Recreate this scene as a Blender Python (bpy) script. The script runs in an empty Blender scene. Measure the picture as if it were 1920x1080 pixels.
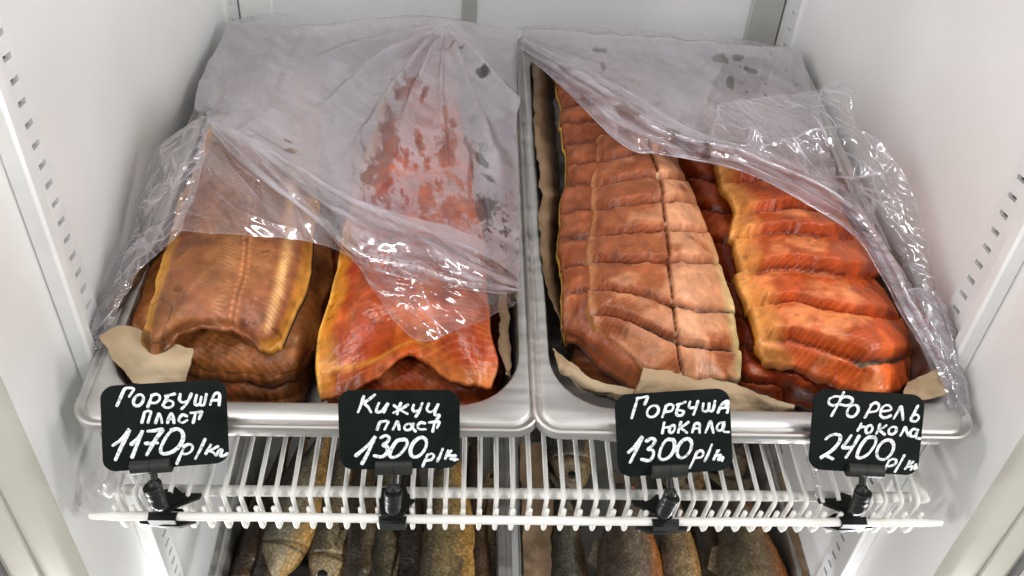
import bpy, bmesh, math, random
import numpy as np
from mathutils import Vector

random.seed(7)
RNG = np.random.default_rng(11)
SC = bpy.context.scene
COL = SC.collection
PI = math.pi

# ------------------------------------------------------------------ camera
F_PX = 1518.45
CAM = np.array([-0.0548, -0.3932, 0.4260])
FW = np.array([0.06103461, 0.79447229, -0.60422558])
RT = np.array([0.9978145, -0.03321036, 0.0571252])
UP = np.array([-0.02531784, 0.60639166, 0.79476296])
TILT = math.radians(10.608)          # the shelves lean towards the customer

cd = bpy.data.cameras.new("camera")
cam = bpy.data.objects.new("camera", cd)
COL.objects.link(cam)
cd.sensor_width = 36.0
cd.lens = 36.0 * F_PX / 1920.0
cd.clip_start = 0.02
cd.clip_end = 50
from mathutils import Matrix
cam.matrix_world = Matrix(((RT[0], UP[0], -FW[0], CAM[0]),
                           (RT[1], UP[1], -FW[1], CAM[1]),
                           (RT[2], UP[2], -FW[2], CAM[2]),
                           (0, 0, 0, 1)))
SC.camera = cam


def ray(px, py):
    px = np.asarray(px, float)
    py = np.asarray(py, float)
    return FW + RT * ((px - 960) / F_PX)[..., None] - UP * ((py - 540) / F_PX)[..., None]


class Frame:
    """a tilted shelf plane: u right, v into the cabinet, w off the plane"""
    def __init__(self, o, t=TILT):
        self.o = np.array(o, float)
        self.U = np.array([1.0, 0, 0])
        self.V = np.array([0, math.cos(t), math.sin(t)])
        self.W = np.array([0, -math.sin(t), math.cos(t)])

    def w(self, p):
        p = np.asarray(p, float)
        return self.o + p[..., 0:1] * self.U + p[..., 1:2] * self.V + p[..., 2:3] * self.W

    def hit(self, px, py, w):
        d = ray(px, py)
        w = np.asarray(w, float)
        k = (np.dot(self.o - CAM, self.W) + w) / (d @ self.W)
        q = CAM + d * k[..., None] - self.o
        return np.stack([q @ self.U, q @ self.V, q @ self.W], -1)


TR = Frame((0, 0, 0))
LO = Frame((0.007, 0, -0.325))


def plane_hit(px, py, p0, n):
    d = ray(px, py)
    n = np.asarray(n, float)
    k = ((np.asarray(p0) - CAM) @ n) / (d @ n)
    return CAM + d * k[..., None]


# ------------------------------------------------------------------ numpy noise
TAB = RNG.random((256, 256))


def vnoise(x, y, seed=0):
    x = np.asarray(x, float) + seed * 17.31
    y = np.asarray(y, float) + seed * 9.77
    xi = np.floor(x).astype(int)
    yi = np.floor(y).astype(int)
    fx = x - xi
    fy = y - yi
    fx = fx * fx * (3 - 2 * fx)
    fy = fy * fy * (3 - 2 * fy)
    g = lambda a, b: TAB[a & 255, b & 255]
    return (g(xi, yi) * (1 - fx) + g(xi + 1, yi) * fx) * (1 - fy) + (g(xi, yi + 1) * (1 - fx) + g(xi + 1, yi + 1) * fx) * fy


def fbm(x, y, seed=0, oct=4, gain=.5):
    a, s, tot = 0, 1, 0
    for i in range(oct):
        a = a + s * vnoise(np.asarray(x) * 2 ** i, np.asarray(y) * 2 ** i, seed + i * 3)
        tot += s
        s *= gain
    return a / tot


def facet(x, y, seed=0):
    """piecewise planar noise: crumpled foil"""
    wx = x + .55 * (vnoise(x * .8, y * .8, seed + 5) - .5) * 2
    wy = y + .55 * (vnoise(x * .8 + 7, y * .8 + 3, seed + 6) - .5) * 2
    xi = np.floor(wx).astype(int)
    yi = np.floor(wy).astype(int)
    fx = wx - xi
    fy = wy - yi
    s7 = seed * 13
    g = lambda a, b: TAB[(a + s7) & 255, (b + s7 * 3) & 255]
    a, b, c, d = g(xi, yi), g(xi + 1, yi), g(xi, yi + 1), g(xi + 1, yi + 1)
    lo = a + (b - a) * fx + (d - b) * fy
    hi = a + (d - c) * fx + (c - a) * fy
    return np.where(fx > fy, lo, hi)


def crumple(x, y, seed=0):
    h = 0
    for i, (sc, am, an) in enumerate(((1, 1, .4), (1.9, .5, 1.35), (4.1, .17, 2.3), (8.3, .05, .9))):
        c, s = math.cos(an), math.sin(an)
        h = h + am * (facet((x * c - y * s) * sc, (x * s + y * c) * sc, seed + i) - .5)
    return h


def creases(u, v, K, seed, ang, spread, L=(.02, .09), wd=(.0012, .0035)):
    """K straight sharp fold lines; returns height (unit) and a thin line mask"""
    rng = np.random.default_rng(seed + 500)
    h = np.zeros(u.shape)
    m = np.zeros(u.shape)
    u0, u1, v0, v1 = u.min(), u.max(), v.min(), v.max()
    for i in range(K):
        cu, cv = rng.uniform(u0, u1), rng.uniform(v0, v1)
        a = ang + rng.normal(0, spread)
        ln = rng.uniform(*L) / 2
        w = rng.uniform(*wd)
        du, dv = u - cu, v - cv
        al = du * math.cos(a) + dv * math.sin(a)
        ac = -du * math.sin(a) + dv * math.cos(a) + .15 * al * al / ln * rng.uniform(-1, 1)
        end = np.clip(1 - np.abs(al) / ln, 0, 1) ** .6
        h += rng.choice([-1, 1]) * rng.uniform(.4, 1) * end * np.clip(1 - np.abs(ac) / (w * 2.2), 0, 1)
        m = np.maximum(m, end * gauss(ac, w * .32) * rng.uniform(.3, 1))
    return h, m


def sstep(a, b, x):
    t = np.clip((x - a) / (b - a), 0, 1)
    return t * t * (3 - 2 * t)


def gauss(x, s):
    return np.exp(-(x / s) ** 2)


def lin(c):
    c = np.asarray(c, float) / 255.0
    return np.where(c <= .04045, c / 12.92, ((c + .055) / 1.055) ** 2.4)


def catmull(P, n):
    """P (R,...) control rows -> n interpolated rows"""
    P = np.asarray(P, float)
    R = P.shape[0]
    t = np.linspace(0, R - 1, n)
    i = np.clip(np.floor(t).astype(int), 0, R - 2)
    f = (t - i).reshape((-1,) + (1,) * (P.ndim - 1))
    p1 = P[i]
    p2 = P[i + 1]
    p0 = np.where((i == 0).reshape(f.shape), 2 * p1 - p2, P[np.maximum(i - 1, 0)])
    p3 = np.where((i + 2 > R - 1).reshape(f.shape), 2 * p2 - p1, P[np.minimum(i + 2, R - 1)])
    return .5 * (2 * p1 + (p2 - p0) * f + (2 * p0 - 5 * p1 + 4 * p2 - p3) * f ** 2 + (3 * p1 - p0 - 3 * p2 + p3) * f ** 3)


def net(rows, nr, nc, frame=TR):
    """control net of (px,py,w) -> dense grid in frame coords, plus the matching px grid and s,t"""
    A = np.array(rows, float)
    uvw = frame.hit(A[..., 0], A[..., 1], A[..., 2])
    B = np.concatenate([uvw, A[..., :2]], -1)
    B = catmull(B, nr)
    B = catmull(B.transpose(1, 0, 2), nc).transpose(1, 0, 2)
    t, s = np.meshgrid(np.linspace(0, 1, nr), np.linspace(0, 1, nc), indexing='ij')
    return B[..., :3].copy(), B[..., 3], B[..., 4], s, t


def gnormal(P):
    du = np.gradient(P, axis=1)
    dv = np.gradient(P, axis=0)
    n = np.cross(du, dv)
    n /= np.linalg.norm(n, axis=-1, keepdims=True) + 1e-12
    if n[..., 2].mean() < 0:
        n = -n
    return n


# ------------------------------------------------------------------ object helpers
def link_mesh(name, V, Fc, mat, parent=None, origin=None, smooth=True, attrs=None, mats=None, fmat=None):
    V = np.asarray(V, float).reshape(-1, 3)
    if origin is None:
        if parent is not None:
            origin = np.array(parent['_o'])
        else:
            origin = np.array([V[:, 0].mean(), V[:, 1].mean(), V[:, 2].min()])
    me = bpy.data.meshes.new(name)
    L = V - origin
    me.from_pydata([tuple(p) for p in L], [], [tuple(int(i) for i in f) for f in Fc])
    if fmat is None and len(Fc) > 1:
        bm = bmesh.new()
        bm.from_mesh(me)
        bmesh.ops.recalc_face_normals(bm, faces=bm.faces[:])
        bm.to_mesh(me)
        bm.free()
    me.update()
    for k, a in (attrs or {}).items():
        a = np.asarray(a, float)
        if a.ndim == 1:
            at = me.attributes.new(k, 'FLOAT', 'POINT')
            at.data.foreach_set('value', a.astype(np.float32))
        else:
            if a.shape[1] == 3:
                a = np.concatenate([a, np.ones((len(a), 1))], 1)
            at = me.attributes.new(k, 'FLOAT_COLOR', 'POINT')
            at.data.foreach_set('color', a.astype(np.float32).ravel())
    for m in (mats or [mat]):
        me.materials.append(m)
    if fmat is not None:
        me.polygons.foreach_set('material_index', list(fmat))
    if smooth:
        me.polygons.foreach_set('use_smooth', [True] * len(me.polygons))
    o = bpy.data.objects.new(name, me)
    COL.objects.link(o)
    if parent is None:
        o.location = Vector(origin)
        o['_o'] = [float(x) for x in origin]
    else:
        o.parent = parent
        o['_o'] = [float(x) for x in origin]
    return o


def thing(name, label, cat, loc, group=None, kind=None):
    o = bpy.data.objects.new(name, None)
    o.empty_display_size = .02
    COL.objects.link(o)
    o.location = Vector([float(x) for x in loc])
    o['_o'] = [float(x) for x in loc]
    tag(o, label, cat, group, kind)
    return o


def tag(o, label, cat, group=None, kind=None):
    if label:
        o['label'] = label
    if cat:
        o['category'] = cat
    if group:
        o['group'] = group
    if kind:
        o['kind'] = kind
    return o


def grid_faces(nr, nc, off=0):
    i, j = np.meshgrid(np.arange(nr - 1), np.arange(nc - 1), indexing='ij')
    a = (i * nc + j + off).ravel()
    return np.stack([a, a + 1, a + nc + 1, a + nc], -1)


class MB:
    """collects shapes into one mesh"""
    def __init__(self):
        self.V = []
        self.F = []

    def add(self, V, Fc):
        o = len(self.V)
        self.V += [tuple(map(float, p)) for p in V]
        self.F += [tuple(int(i) + o for i in f) for f in Fc]
        return self

    def box(self, lo, hi, bev=0.0, frame=None):
        x0, y0, z0 = lo
        x1, y1, z1 = hi
        if bev <= 0:
            V = [(x, y, z) for z in (z0, z1) for y in (y0, y1) for x in (x0, x1)]
            Fc = [(0, 2, 3, 1), (4, 5, 7, 6), (0, 1, 5, 4), (2, 6, 7, 3), (0, 4, 6, 2), (1, 3, 7, 5)]
        else:
            b = bev
            V = []
            idx = {}
            for sx in (0, 1):
                for sy in (0, 1):
                    for sz in (0, 1):
                        cx, cy, cz = (x0, x1)[sx], (y0, y1)[sy], (z0, z1)[sz]
                        dx, dy, dz = (b, -b)[sx], (b, -b)[sy], (b, -b)[sz]
                        for ax in range(3):
                            p = [cx + dx, cy + dy, cz + dz]
                            p[ax] = (cx, cy, cz)[ax]
                            idx[(sx, sy, sz, ax)] = len(V)
                            V.append(p)
            Fc = []
            for ax in range(3):
                o1, o2 = [a for a in range(3) if a != ax]
                for s in (0, 1):
                    q = []
                    for a, c in ((0, 0), (1, 0), (1, 1), (0, 1)):
                        k = [0, 0, 0]
                        k[ax] = s
                        k[o1] = a
                        k[o2] = c
                        q.append(idx[(*k, ax)])
                    Fc.append(q)
            for ax in range(3):
                o1, o2 = [a for a in range(3) if a != ax]
                for a in (0, 1):
                    for c in (0, 1):
                        k0 = [0, 0, 0]
                        k0[o1] = a
                        k0[o2] = c
                        k1 = list(k0)
                        k1[ax] = 1
                        Fc.append([idx[(*k0, o1)], idx[(*k1, o1)], idx[(*k1, o2)], idx[(*k0, o2)]])
            for sx in (0, 1):
                for sy in (0, 1):
                    for sz in (0, 1):
                        Fc.append([idx[(sx, sy, sz, a)] for a in range(3)])
        V = np.array(V)
        if frame is not None:
            V = frame.w(V)
        return self.add(V, Fc)

    def tube(self, pts, r, n=10, caps=True, flat=None):
        """pts (k,3) world; r radius or list; flat=(normal, ratio) flattens along normal"""
        P = np.asarray(pts, float)
        k = len(P)
        r = np.ones(k) * r if np.isscalar(r) else np.asarray(r, float)
        T = np.gradient(P, axis=0)
        T /= np.linalg.norm(T, axis=1, keepdims=True) + 1e-12
        V = []
        nv = None
        for i in range(k):
            t = T[i]
            if flat is not None:
                b = np.asarray(flat[0], float)
                a = np.cross(t, b)
                a /= np.linalg.norm(a) + 1e-12
                rb = flat[1]
            else:
                if nv is None:
                    h = np.array([0, 0, 1.0]) if abs(t[2]) < .9 else np.array([1.0, 0, 0])
                    nv = np.cross(t, h)
                else:
                    nv = nv - t * (nv @ t)
                nv = nv / (np.linalg.norm(nv) + 1e-12)
                a = nv
                b = np.cross(t, a)
                rb = 1
            for q in range(n):
                an = 2 * PI * q / n
                V.append(P[i] + r[i] * (a * math.cos(an) + b * math.sin(an) * rb))
        Fc = []
        for i in range(k - 1):
            for q in range(n):
                q2 = (q + 1) % n
                Fc.append((i * n + q, i * n + q2, (i + 1) * n + q2, (i + 1) * n + q))
        if caps:
            Fc.append(tuple(range(n - 1, -1, -1)))
            Fc.append(tuple((k - 1) * n + q for q in range(n)))
        return self.add(V, Fc)

    def rod(self, a, b, r, n=12, cap=.3):
        """straight rod with softly domed ends"""
        a = np.asarray(a, float)
        b = np.asarray(b, float)
        d = b - a
        L = np.linalg.norm(d)
        d /= L
        e = min(r * cap, L * .2)
        pts = [a, a + d * e * .3, a + d * e, b - d * e, b - d * e * .3, b]
        return self.tube(pts, [r * .55, r * .88, r, r, r * .88, r * .55], n)

    def prism(self, poly, n, th):
        """poly (k,3) world outline extruded th along n"""
        P = np.asarray(poly, float)
        n = np.asarray(n, float)
        k = len(P)
        V = np.concatenate([P, P + n * th])
        Fc = [tuple(range(k - 1, -1, -1)), tuple(range(k, 2 * k))]
        for i in range(k):
            j = (i + 1) % k
            Fc.append((i, j, k + j, k + i))
        return self.add(V, Fc)

    def build(self, name, mat, parent=None, smooth=True, origin=None):
        o = link_mesh(name, np.array(self.V), self.F, mat, parent, origin, smooth=False)
        if smooth:
            me = o.data
            me.polygons.foreach_set('use_smooth', [True] * len(me.polygons))
            try:
                me.set_sharp_from_angle(angle=math.radians(38))
            except Exception:
                pass
        return o


# ------------------------------------------------------------------ materials
def mat_new(name):
    m = bpy.data.materials.new(name)
    m.use_nodes = True
    nt = m.node_tree
    nt.nodes.clear()
    out = nt.nodes.new('ShaderNodeOutputMaterial')
    return m, nt, out


def N(nt, t, **kw):
    n = nt.nodes.new(t)
    for k, v in kw.items():
        if k in n.inputs:
            n.inputs[k].default_value = v
        else:
            setattr(n, k, v)
    return n


def bumpy(nt, specs, coord='Object'):
    """chain of bump nodes; specs list of (scale vec/number, noise detail, strength, distance)"""
    tc = N(nt, 'ShaderNodeTexCoord')
    prev = None
    for sc, det, st, dist in specs:
        mp = N(nt, 'ShaderNodeMapping')
        mp.inputs['Scale'].default_value = sc if isinstance(sc, (tuple, list)) else (sc, sc, sc)
        nt.links.new(tc.outputs[coord], mp.inputs['Vector'])
        nz = N(nt, 'ShaderNodeTexNoise')
        nz.inputs['Scale'].default_value = 1
        nz.inputs['Detail'].default_value = det
        nt.links.new(mp.outputs[0], nz.inputs['Vector'])
        bp = N(nt, 'ShaderNodeBump')
        bp.inputs['Strength'].default_value = st
        bp.inputs['Distance'].default_value = dist
        nt.links.new(nz.outputs['Fac'], bp.inputs['Height'])
        if prev:
            nt.links.new(prev.outputs[0], bp.inputs['Normal'])
        prev = bp
    return prev


def noise_col(nt, c1, c2, scale, detail=4, coord='Object', lo=.3, hi=.7):
    tc = N(nt, 'ShaderNodeTexCoord')
    mp = N(nt, 'ShaderNodeMapping')
    mp.inputs['Scale'].default_value = scale if isinstance(scale, (tuple, list)) else (scale, scale, scale)
    nt.links.new(tc.outputs[coord], mp.inputs['Vector'])
    nz = N(nt, 'ShaderNodeTexNoise')
    nz.inputs['Scale'].default_value = 1
    nz.inputs['Detail'].default_value = detail
    nt.links.new(mp.outputs[0], nz.inputs['Vector'])
    rp = N(nt, 'ShaderNodeValToRGB')
    rp.color_ramp.elements[0].position = lo
    rp.color_ramp.elements[0].color = (*c1, 1)
    rp.color_ramp.elements[1].position = hi
    rp.color_ramp.elements[1].color = (*c2, 1)
    nt.links.new(nz.outputs['Fac'], rp.inputs['Fac'])
    return rp, nz


def simple_mat(name, c1, c2, scale, rough, metal=0., bump=None, spec=.5, coat=0., rvar=0.):
    m, nt, out = mat_new(name)
    b = N(nt, 'ShaderNodeBsdfPrincipled')
    rp, nz = noise_col(nt, c1, c2, scale)
    nt.links.new(rp.outputs[0], b.inputs['Base Color'])
    b.inputs['Roughness'].default_value = rough
    b.inputs['Metallic'].default_value = metal
    b.inputs['Specular IOR Level'].default_value = spec
    b.inputs['Coat Weight'].default_value = coat
    if rvar:
        mr = N(nt, 'ShaderNodeMapRange')
        mr.inputs['From Min'].default_value = .3
        mr.inputs['From Max'].default_value = .7
        mr.inputs['To Min'].default_value = rough - rvar
        mr.inputs['To Max'].default_value = rough + rvar
        nt.links.new(nz.outputs['Fac'], mr.inputs['Value'])
        nt.links.new(mr.outputs[0], b.inputs['Roughness'])
    if bump:
        bp = bumpy(nt, bump)
        nt.links.new(bp.outputs[0], b.inputs['Normal'])
    nt.links.new(b.outputs[0], out.inputs['Surface'])
    return m


M_WALL = simple_mat('white_enamel', (.74, .73, .71), (.82, .815, .805), 7, .40, bump=[(60, 2, .06, .001), (5, 2, .12, .004)], rvar=.12)
M_BACK = simple_mat('white_back_panel', (.69, .69, .70), (.75, .75, .76), 8, .35, bump=[(5, 2, .1, .004)])
M_RAIL = simple_mat('rail_steel_white', (.70, .70, .69), (.78, .78, .77), 30, .48, bump=[(80, 2, .05, .001)])
M_STRIP = simple_mat('grey_strip', (.36, .36, .34), (.42, .42, .40), 12, .5)
M_FRAME = simple_mat('cream_frame', (.46, .445, .385), (.51, .495, .44), 10, .6, bump=[(40, 2, .05, .001)], spec=.25)
M_GASK = simple_mat('gasket_rubber', (.10, .10, .10), (.2, .2, .19), 40, .6)
M_SLOT_SHADE = simple_mat('slot_shade', (.03, .03, .03), (.05, .05, .05), 40, .7)  # near-black tone, painted shade for the inside of the rail slots
M_WIRE = simple_mat('white_coated_wire', (.76, .75, .70), (.83, .825, .79), 60, .62, bump=[(220, 3, .12, .0006)], rvar=.06, spec=.2)
M_STEEL = simple_mat('brushed_steel', (.45, .44, .42), (.55, .54, .515), (6, 90, 30), .47, metal=1.0, bump=[((14, 300, 80), 3, .09, .0005), (9, 3, .16, .003)], rvar=.14)
M_PAPER = simple_mat('parchment', (.30, .195, .10), (.47, .365, .235), 15, .72, bump=[(60, 5, .5, .002), ((20, 300, 20), 2, .2, .0008)])
M_PAPERO = simple_mat('oiled_parchment', (.15, .095, .05), (.28, .185, .11), 22, .5, bump=[(90, 4, .25, .001)])
M_CARD = simple_mat('black_chalkboard', (.005, .0075, .007), (.010, .0135, .0125), 40, .48, bump=[(500, 2, .06, .0003)], spec=.07, rvar=.06)
M_CLIP = simple_mat('black_plastic', (.008, .008, .008), (.014, .014, .013), 120, .4, bump=[(300, 2, .06, .0004)], spec=.3)
M_CLIPG = simple_mat('dark_grey_plastic', (.014, .014, .013), (.026, .026, .023), 90, .46, bump=[(300, 2, .06, .0004)], spec=.25)


def ink_mat():
    m, nt, out = mat_new('white_marker')
    b = N(nt, 'ShaderNodeBsdfPrincipled')
    rp, nz = noise_col(nt, (.26, .30, .33), (.80, .83, .84), 420, 3, lo=.30, hi=.52)
    nt.links.new(rp.outputs[0], b.inputs['Base Color'])
    b.inputs['Roughness'].default_value = .6
    nt.links.new(b.outputs[0], out.inputs['Surface'])
    return m


M_INK = ink_mat()


def fish_mat(name, rough=.3, sss=.25, coat=.25, bump=1., grain=(220, 220, 220), scale_skin=False, spec=.28):
    m, nt, out = mat_new(name)
    b = N(nt, 'ShaderNodeBsdfPrincipled')
    at = N(nt, 'ShaderNodeAttribute', attribute_name='col')
    tc = N(nt, 'ShaderNodeTexCoord')
    nz = N(nt, 'ShaderNodeTexNoise')
    nz.inputs['Scale'].default_value = 90
    nz.inputs['Detail'].default_value = 5
    nt.links.new(tc.outputs['Object'], nz.inputs['Vector'])
    mr = N(nt, 'ShaderNodeMapRange')
    mr.inputs['From Min'].default_value = .3
    mr.inputs['From Max'].default_value = .7
    mr.inputs['To Min'].default_value = .74
    mr.inputs['To Max'].default_value = 1.18
    nt.links.new(nz.outputs['Fac'], mr.inputs['Value'])
    mx = N(nt, 'ShaderNodeVectorMath', operation='SCALE')
    nt.links.new(at.outputs['Color'], mx.inputs[0])
    nt.links.new(mr.outputs[0], mx.inputs['Scale'])
    nt.links.new(mx.outputs[0], b.inputs['Base Color'])
    b.inputs['Subsurface Weight'].default_value = sss
    b.inputs['Subsurface Radius'].default_value = (1.0, .35, .15)
    b.inputs['Subsurface Scale'].default_value = .006
    b.inputs['Specular IOR Level'].default_value = spec
    b.inputs['Coat Weight'].default_value = coat
    b.inputs['Coat Roughness'].default_value = .2
    n2 = N(nt, 'ShaderNodeTexNoise')
    n2.inputs['Scale'].default_value = 35
    n2.inputs['Detail'].default_value = 3
    nt.links.new(tc.outputs['Object'], n2.inputs['Vector'])
    m2 = N(nt, 'ShaderNodeMapRange')
    m2.inputs['From Min'].default_value = .35
    m2.inputs['From Max'].default_value = .65
    m2.inputs['To Min'].default_value = rough - .1
    m2.inputs['To Max'].default_value = rough + .16
    nt.links.new(n2.outputs['Fac'], m2.inputs['Value'])
    nt.links.new(m2.outputs[0], b.inputs['Roughness'])
    bp = bumpy(nt, [(grain, 4, .35 * bump, .0012), (70, 3, .35 * bump, .002)])
    last = bp
    if scale_skin:
        vo = N(nt, 'ShaderNodeTexVoronoi')
        vo.inputs['Scale'].default_value = 300
        nt.links.new(tc.outputs['Object'], vo.inputs['Vector'])
        b2 = N(nt, 'ShaderNodeBump')
        b2.inputs['Strength'].default_value = .35
        b2.inputs['Distance'].default_value = .0016
        vm = N(nt, 'ShaderNodeMapRange')
        vm.inputs['From Max'].default_value = .7
        vm.inputs['To Min'].default_value = 1.12
        vm.inputs['To Max'].default_value = .50
        nt.links.new(vo.outputs['Distance'], vm.inputs['Value'])
        v2 = N(nt, 'ShaderNodeVectorMath', operation='SCALE')
        nt.links.new(mx.outputs[0], v2.inputs[0])
        nt.links.new(vm.outputs[0], v2.inputs['Scale'])
        nt.links.new(v2.outputs[0], b.inputs['Base Color'])
        nt.links.new(vo.outputs['Distance'], b2.inputs['Height'])
        nt.links.new(bp.outputs[0], b2.inputs['Normal'])
        last = b2
    nt.links.new(last.outputs[0], b.inputs['Normal'])
    if coat:
        nt.links.new(last.outputs[0], b.inputs['Coat Normal'])
    nt.links.new(b.outputs[0], out.inputs['Surface'])
    return m


M_FLESH = fish_mat('smoked_flesh', .40, .16, .10, 1.4)
M_TROUT = fish_mat('oily_flesh', .34, .18, .18, 1.2)
M_SKIN = fish_mat('fish_skin', .32, .0, .3, 1.0)
M_BODY = fish_mat('dried_fish_body', .36, .05, .2, 1.0, scale_skin=True, spec=.5)


def film_mat(name, rough=.10, gl=1.0):
    m, nt, out = mat_new(name)
    at = N(nt, 'ShaderNodeAttribute', attribute_name='haze')
    tc = N(nt, 'ShaderNodeTexCoord')
    # fine fog speckle
    nz = N(nt, 'ShaderNodeTexNoise')
    nz.inputs['Scale'].default_value = 420
    nz.inputs['Detail'].default_value = 2
    nt.links.new(tc.outputs['Object'], nz.inputs['Vector'])
    mr = N(nt, 'ShaderNodeMapRange')
    mr.inputs['From Min'].default_value = .3
    mr.inputs['From Max'].default_value = .7
    mr.inputs['To Min'].default_value = .94
    mr.inputs['To Max'].default_value = 1.04
    nt.links.new(nz.outputs['Fac'], mr.inputs['Value'])
    mu = N(nt, 'ShaderNodeMath', operation='MULTIPLY', use_clamp=True)
    nt.links.new(at.outputs['Fac'], mu.inputs[0])
    nt.links.new(mr.outputs[0], mu.inputs[1])
    # wrinkle bump
    bp = bumpy(nt, [((45, 45, 45), 2, .16, .003), ((18, 120, 50), 1, .14, .002)])
    df = N(nt, 'ShaderNodeBsdfDiffuse')
    df.inputs['Color'].default_value = (.63, .59, .65, 1)
    tl = N(nt, 'ShaderNodeBsdfTranslucent')
    tl.inputs['Color'].default_value = (.66, .61, .65, 1)
    milk = N(nt, 'ShaderNodeMixShader')
    milk.inputs[0].default_value = .45
    nt.links.new(df.outputs[0], milk.inputs[1])
    nt.links.new(tl.outputs[0], milk.inputs[2])
    tp = N(nt, 'ShaderNodeBsdfTransparent')
    tp.inputs['Color'].default_value = (.97, .97, .97, 1)
    base = N(nt, 'ShaderNodeMixShader')
    nt.links.new(mu.outputs[0], base.inputs[0])
    nt.links.new(tp.outputs[0], base.inputs[1])
    nt.links.new(milk.outputs[0], base.inputs[2])
    g = N(nt, 'ShaderNodeBsdfGlossy')
    g.inputs['Roughness'].default_value = rough
    nt.links.new(bp.outputs[0], g.inputs['Normal'])
    lw = N(nt, 'ShaderNodeLayerWeight')
    lw.inputs['Blend'].default_value = .5
    nt.links.new(bp.outputs[0], lw.inputs['Normal'])
    pw = N(nt, 'ShaderNodeMath', operation='POWER')
    nt.links.new(lw.outputs['Facing'], pw.inputs[0])
    pw.inputs[1].default_value = 3.5
    ml = N(nt, 'ShaderNodeMath', operation='MULTIPLY_ADD', use_clamp=True)
    nt.links.new(pw.outputs[0], ml.inputs[0])
    ml.inputs[1].default_value = .5 * gl
    ml.inputs[2].default_value = .075 * gl
    mx = N(nt, 'ShaderNodeMixShader')
    nt.links.new(ml.outputs[0], mx.inputs[0])
    nt.links.new(base.outputs[0], mx.inputs[1])
    nt.links.new(g.outputs[0], mx.inputs[2])
    nt.links.new(mx.outputs[0], out.inputs['Surface'])
    return m


M_FILM = film_mat('plastic_film', .115, 1.7)

# ------------------------------------------------------------------ cabinet
WX = .338
YB = .605
YF = -.018


def sheet(mb, pts):
    mb.add(pts, [tuple(range(len(pts)))])


cab = thing('refrigerator_cabinet', 'white enamelled refrigerator interior with slotted shelf rails around the trays', 'refrigerator', (0, .3, -.75))
for sx in (-1, 1):
    mb = MB()
    mb.box((min(sx * WX, sx * (WX + .03)), YF, -.75), (max(sx * WX, sx * (WX + .03)), YB + .02, .62))
    mb.build('side_panel', M_WALL, cab, smooth=False)
    # rounded return and front frame
    mb = MB()
    xs = [WX + .0005, WX + .001, WX + .004, WX + .010, WX + .030, WX + .0300, WX + .052]
    ys = [YF + .0, YF - .003, YF - .006, YF - .0075, YF - .0075, YF - .010, YF - .010]
    V = []
    for z in (-.75, .62):
        for x, y in zip(xs, ys):
            V.append((sx * x, y, z))
    k = len(xs)
    mb.add(V, [(i, i + 1, k + i + 1, k + i) for i in range(k - 1)])
    fr = mb.build('front_frame', M_FRAME, cab)
    mb = MB()
    mb.box((min(sx * (WX + .0525), sx * (WX + .0565)), YF - .014, -.75), (max(sx * (WX + .0525), sx * (WX + .0565)), YF - .002, .62))
    mb.build('gasket', M_GASK, fr, smooth=False)
    mb = MB()
    mb.box((min(sx * (WX + .057), sx * (WX + .16)), YF - .018, -.75), (max(sx * (WX + .057), sx * (WX + .16)), YF + .01, .62), .004)
    mb.build('door_trim', M_FRAME, cab)
mb = MB()
mb.box((-WX, YB, -.75), (WX, YB + .02, .62))
mb.build('back_panel', M_BACK, cab, smooth=False)
mb = MB()
mb.box((-.064, YB - .004, -.74), (-.046, YB - .0005, .61), .001)
mb.build('seam_strip', M_STRIP, cab)
mb = MB()
mb.box((-WX, YF, -.78), (WX, YB, -.751))
mb.build('floor_panel', M_WALL, cab, smooth=False)


def rail(y0, y1, ys0, ys1, sx, zs, zt, dz, flange, back=False):
    """slotted strip on a side wall: plate with real slots in front of a dark sheet standing in for their shade"""
    x0 = WX - .0005
    x1 = WX - .0045
    mb = MB()
    z = zs
    cells = []
    while z < zt:
        cells.append(z)
        z += dz
    h = .0040
    # plate faces in the plane x=x1 with slot gaps
    def q(ya, yb, za, zb):
        mb.add([(sx * x1, ya, za), (sx * x1, yb, za), (sx * x1, yb, zb), (sx * x1, ya, zb)], [(0, 1, 2, 3)])
        
    q(y0, ys0, zs - dz, zt + dz)
    q(ys1, y1, zs - dz, zt + dz)
    prev = zs - dz
    for z in cells:
        q(ys0, ys1, prev, z - h / 2)
        for a, b in ((ys0, ys0), (ys1, ys1)):
            mb.add([(sx * x1, a, z - h / 2), (sx * x1, a, z + h / 2), (sx * x0, a, z + h / 2), (sx * x0, a, z - h / 2)], [(0, 1, 2, 3)])
        for zz in (z - h / 2, z + h / 2):
            mb.add([(sx * x1, ys0, zz), (sx * x1, ys1, zz), (sx * x0, ys1, zz), (sx * x0, ys0, zz)], [(0, 1, 2, 3)])
        prev = z + h / 2
    q(ys0, ys1, prev, zt + dz)
    for a in (y0, y1):
        mb.add([(sx * x1, a, zs - dz), (sx * x1, a, zt + dz), (sx * WX, a, zt + dz), (sx * WX, a, zs - dz)], [(0, 1, 2, 3)])
    r = mb.build('shelf_rail', M_RAIL, cab, smooth=False)
    mb = MB()
    mb.add([(sx * (x0 - .0001), ys0 - .001, zs - dz), (sx * (x0 - .0001), ys1 + .001, zs - dz), (sx * (x0 - .0001), ys1 + .001, zt + dz), (sx * (x0 - .0001), ys0 - .001, zt + dz)], [(0, 1, 2, 3)])
    mb.build('slot_shade_sheet', M_SLOT_SHADE, r, smooth=False)  # dark backing added so the slots read as shaded
    if flange:
        mb = MB()
        a, b = flange
        mb.box((min(sx * WX, sx * (WX - .014)), a, zs - dz), (max(sx * WX, sx * (WX - .014)), b, zt + dz), .002)
        mb.build('flange', M_RAIL, r)
    return r


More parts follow.
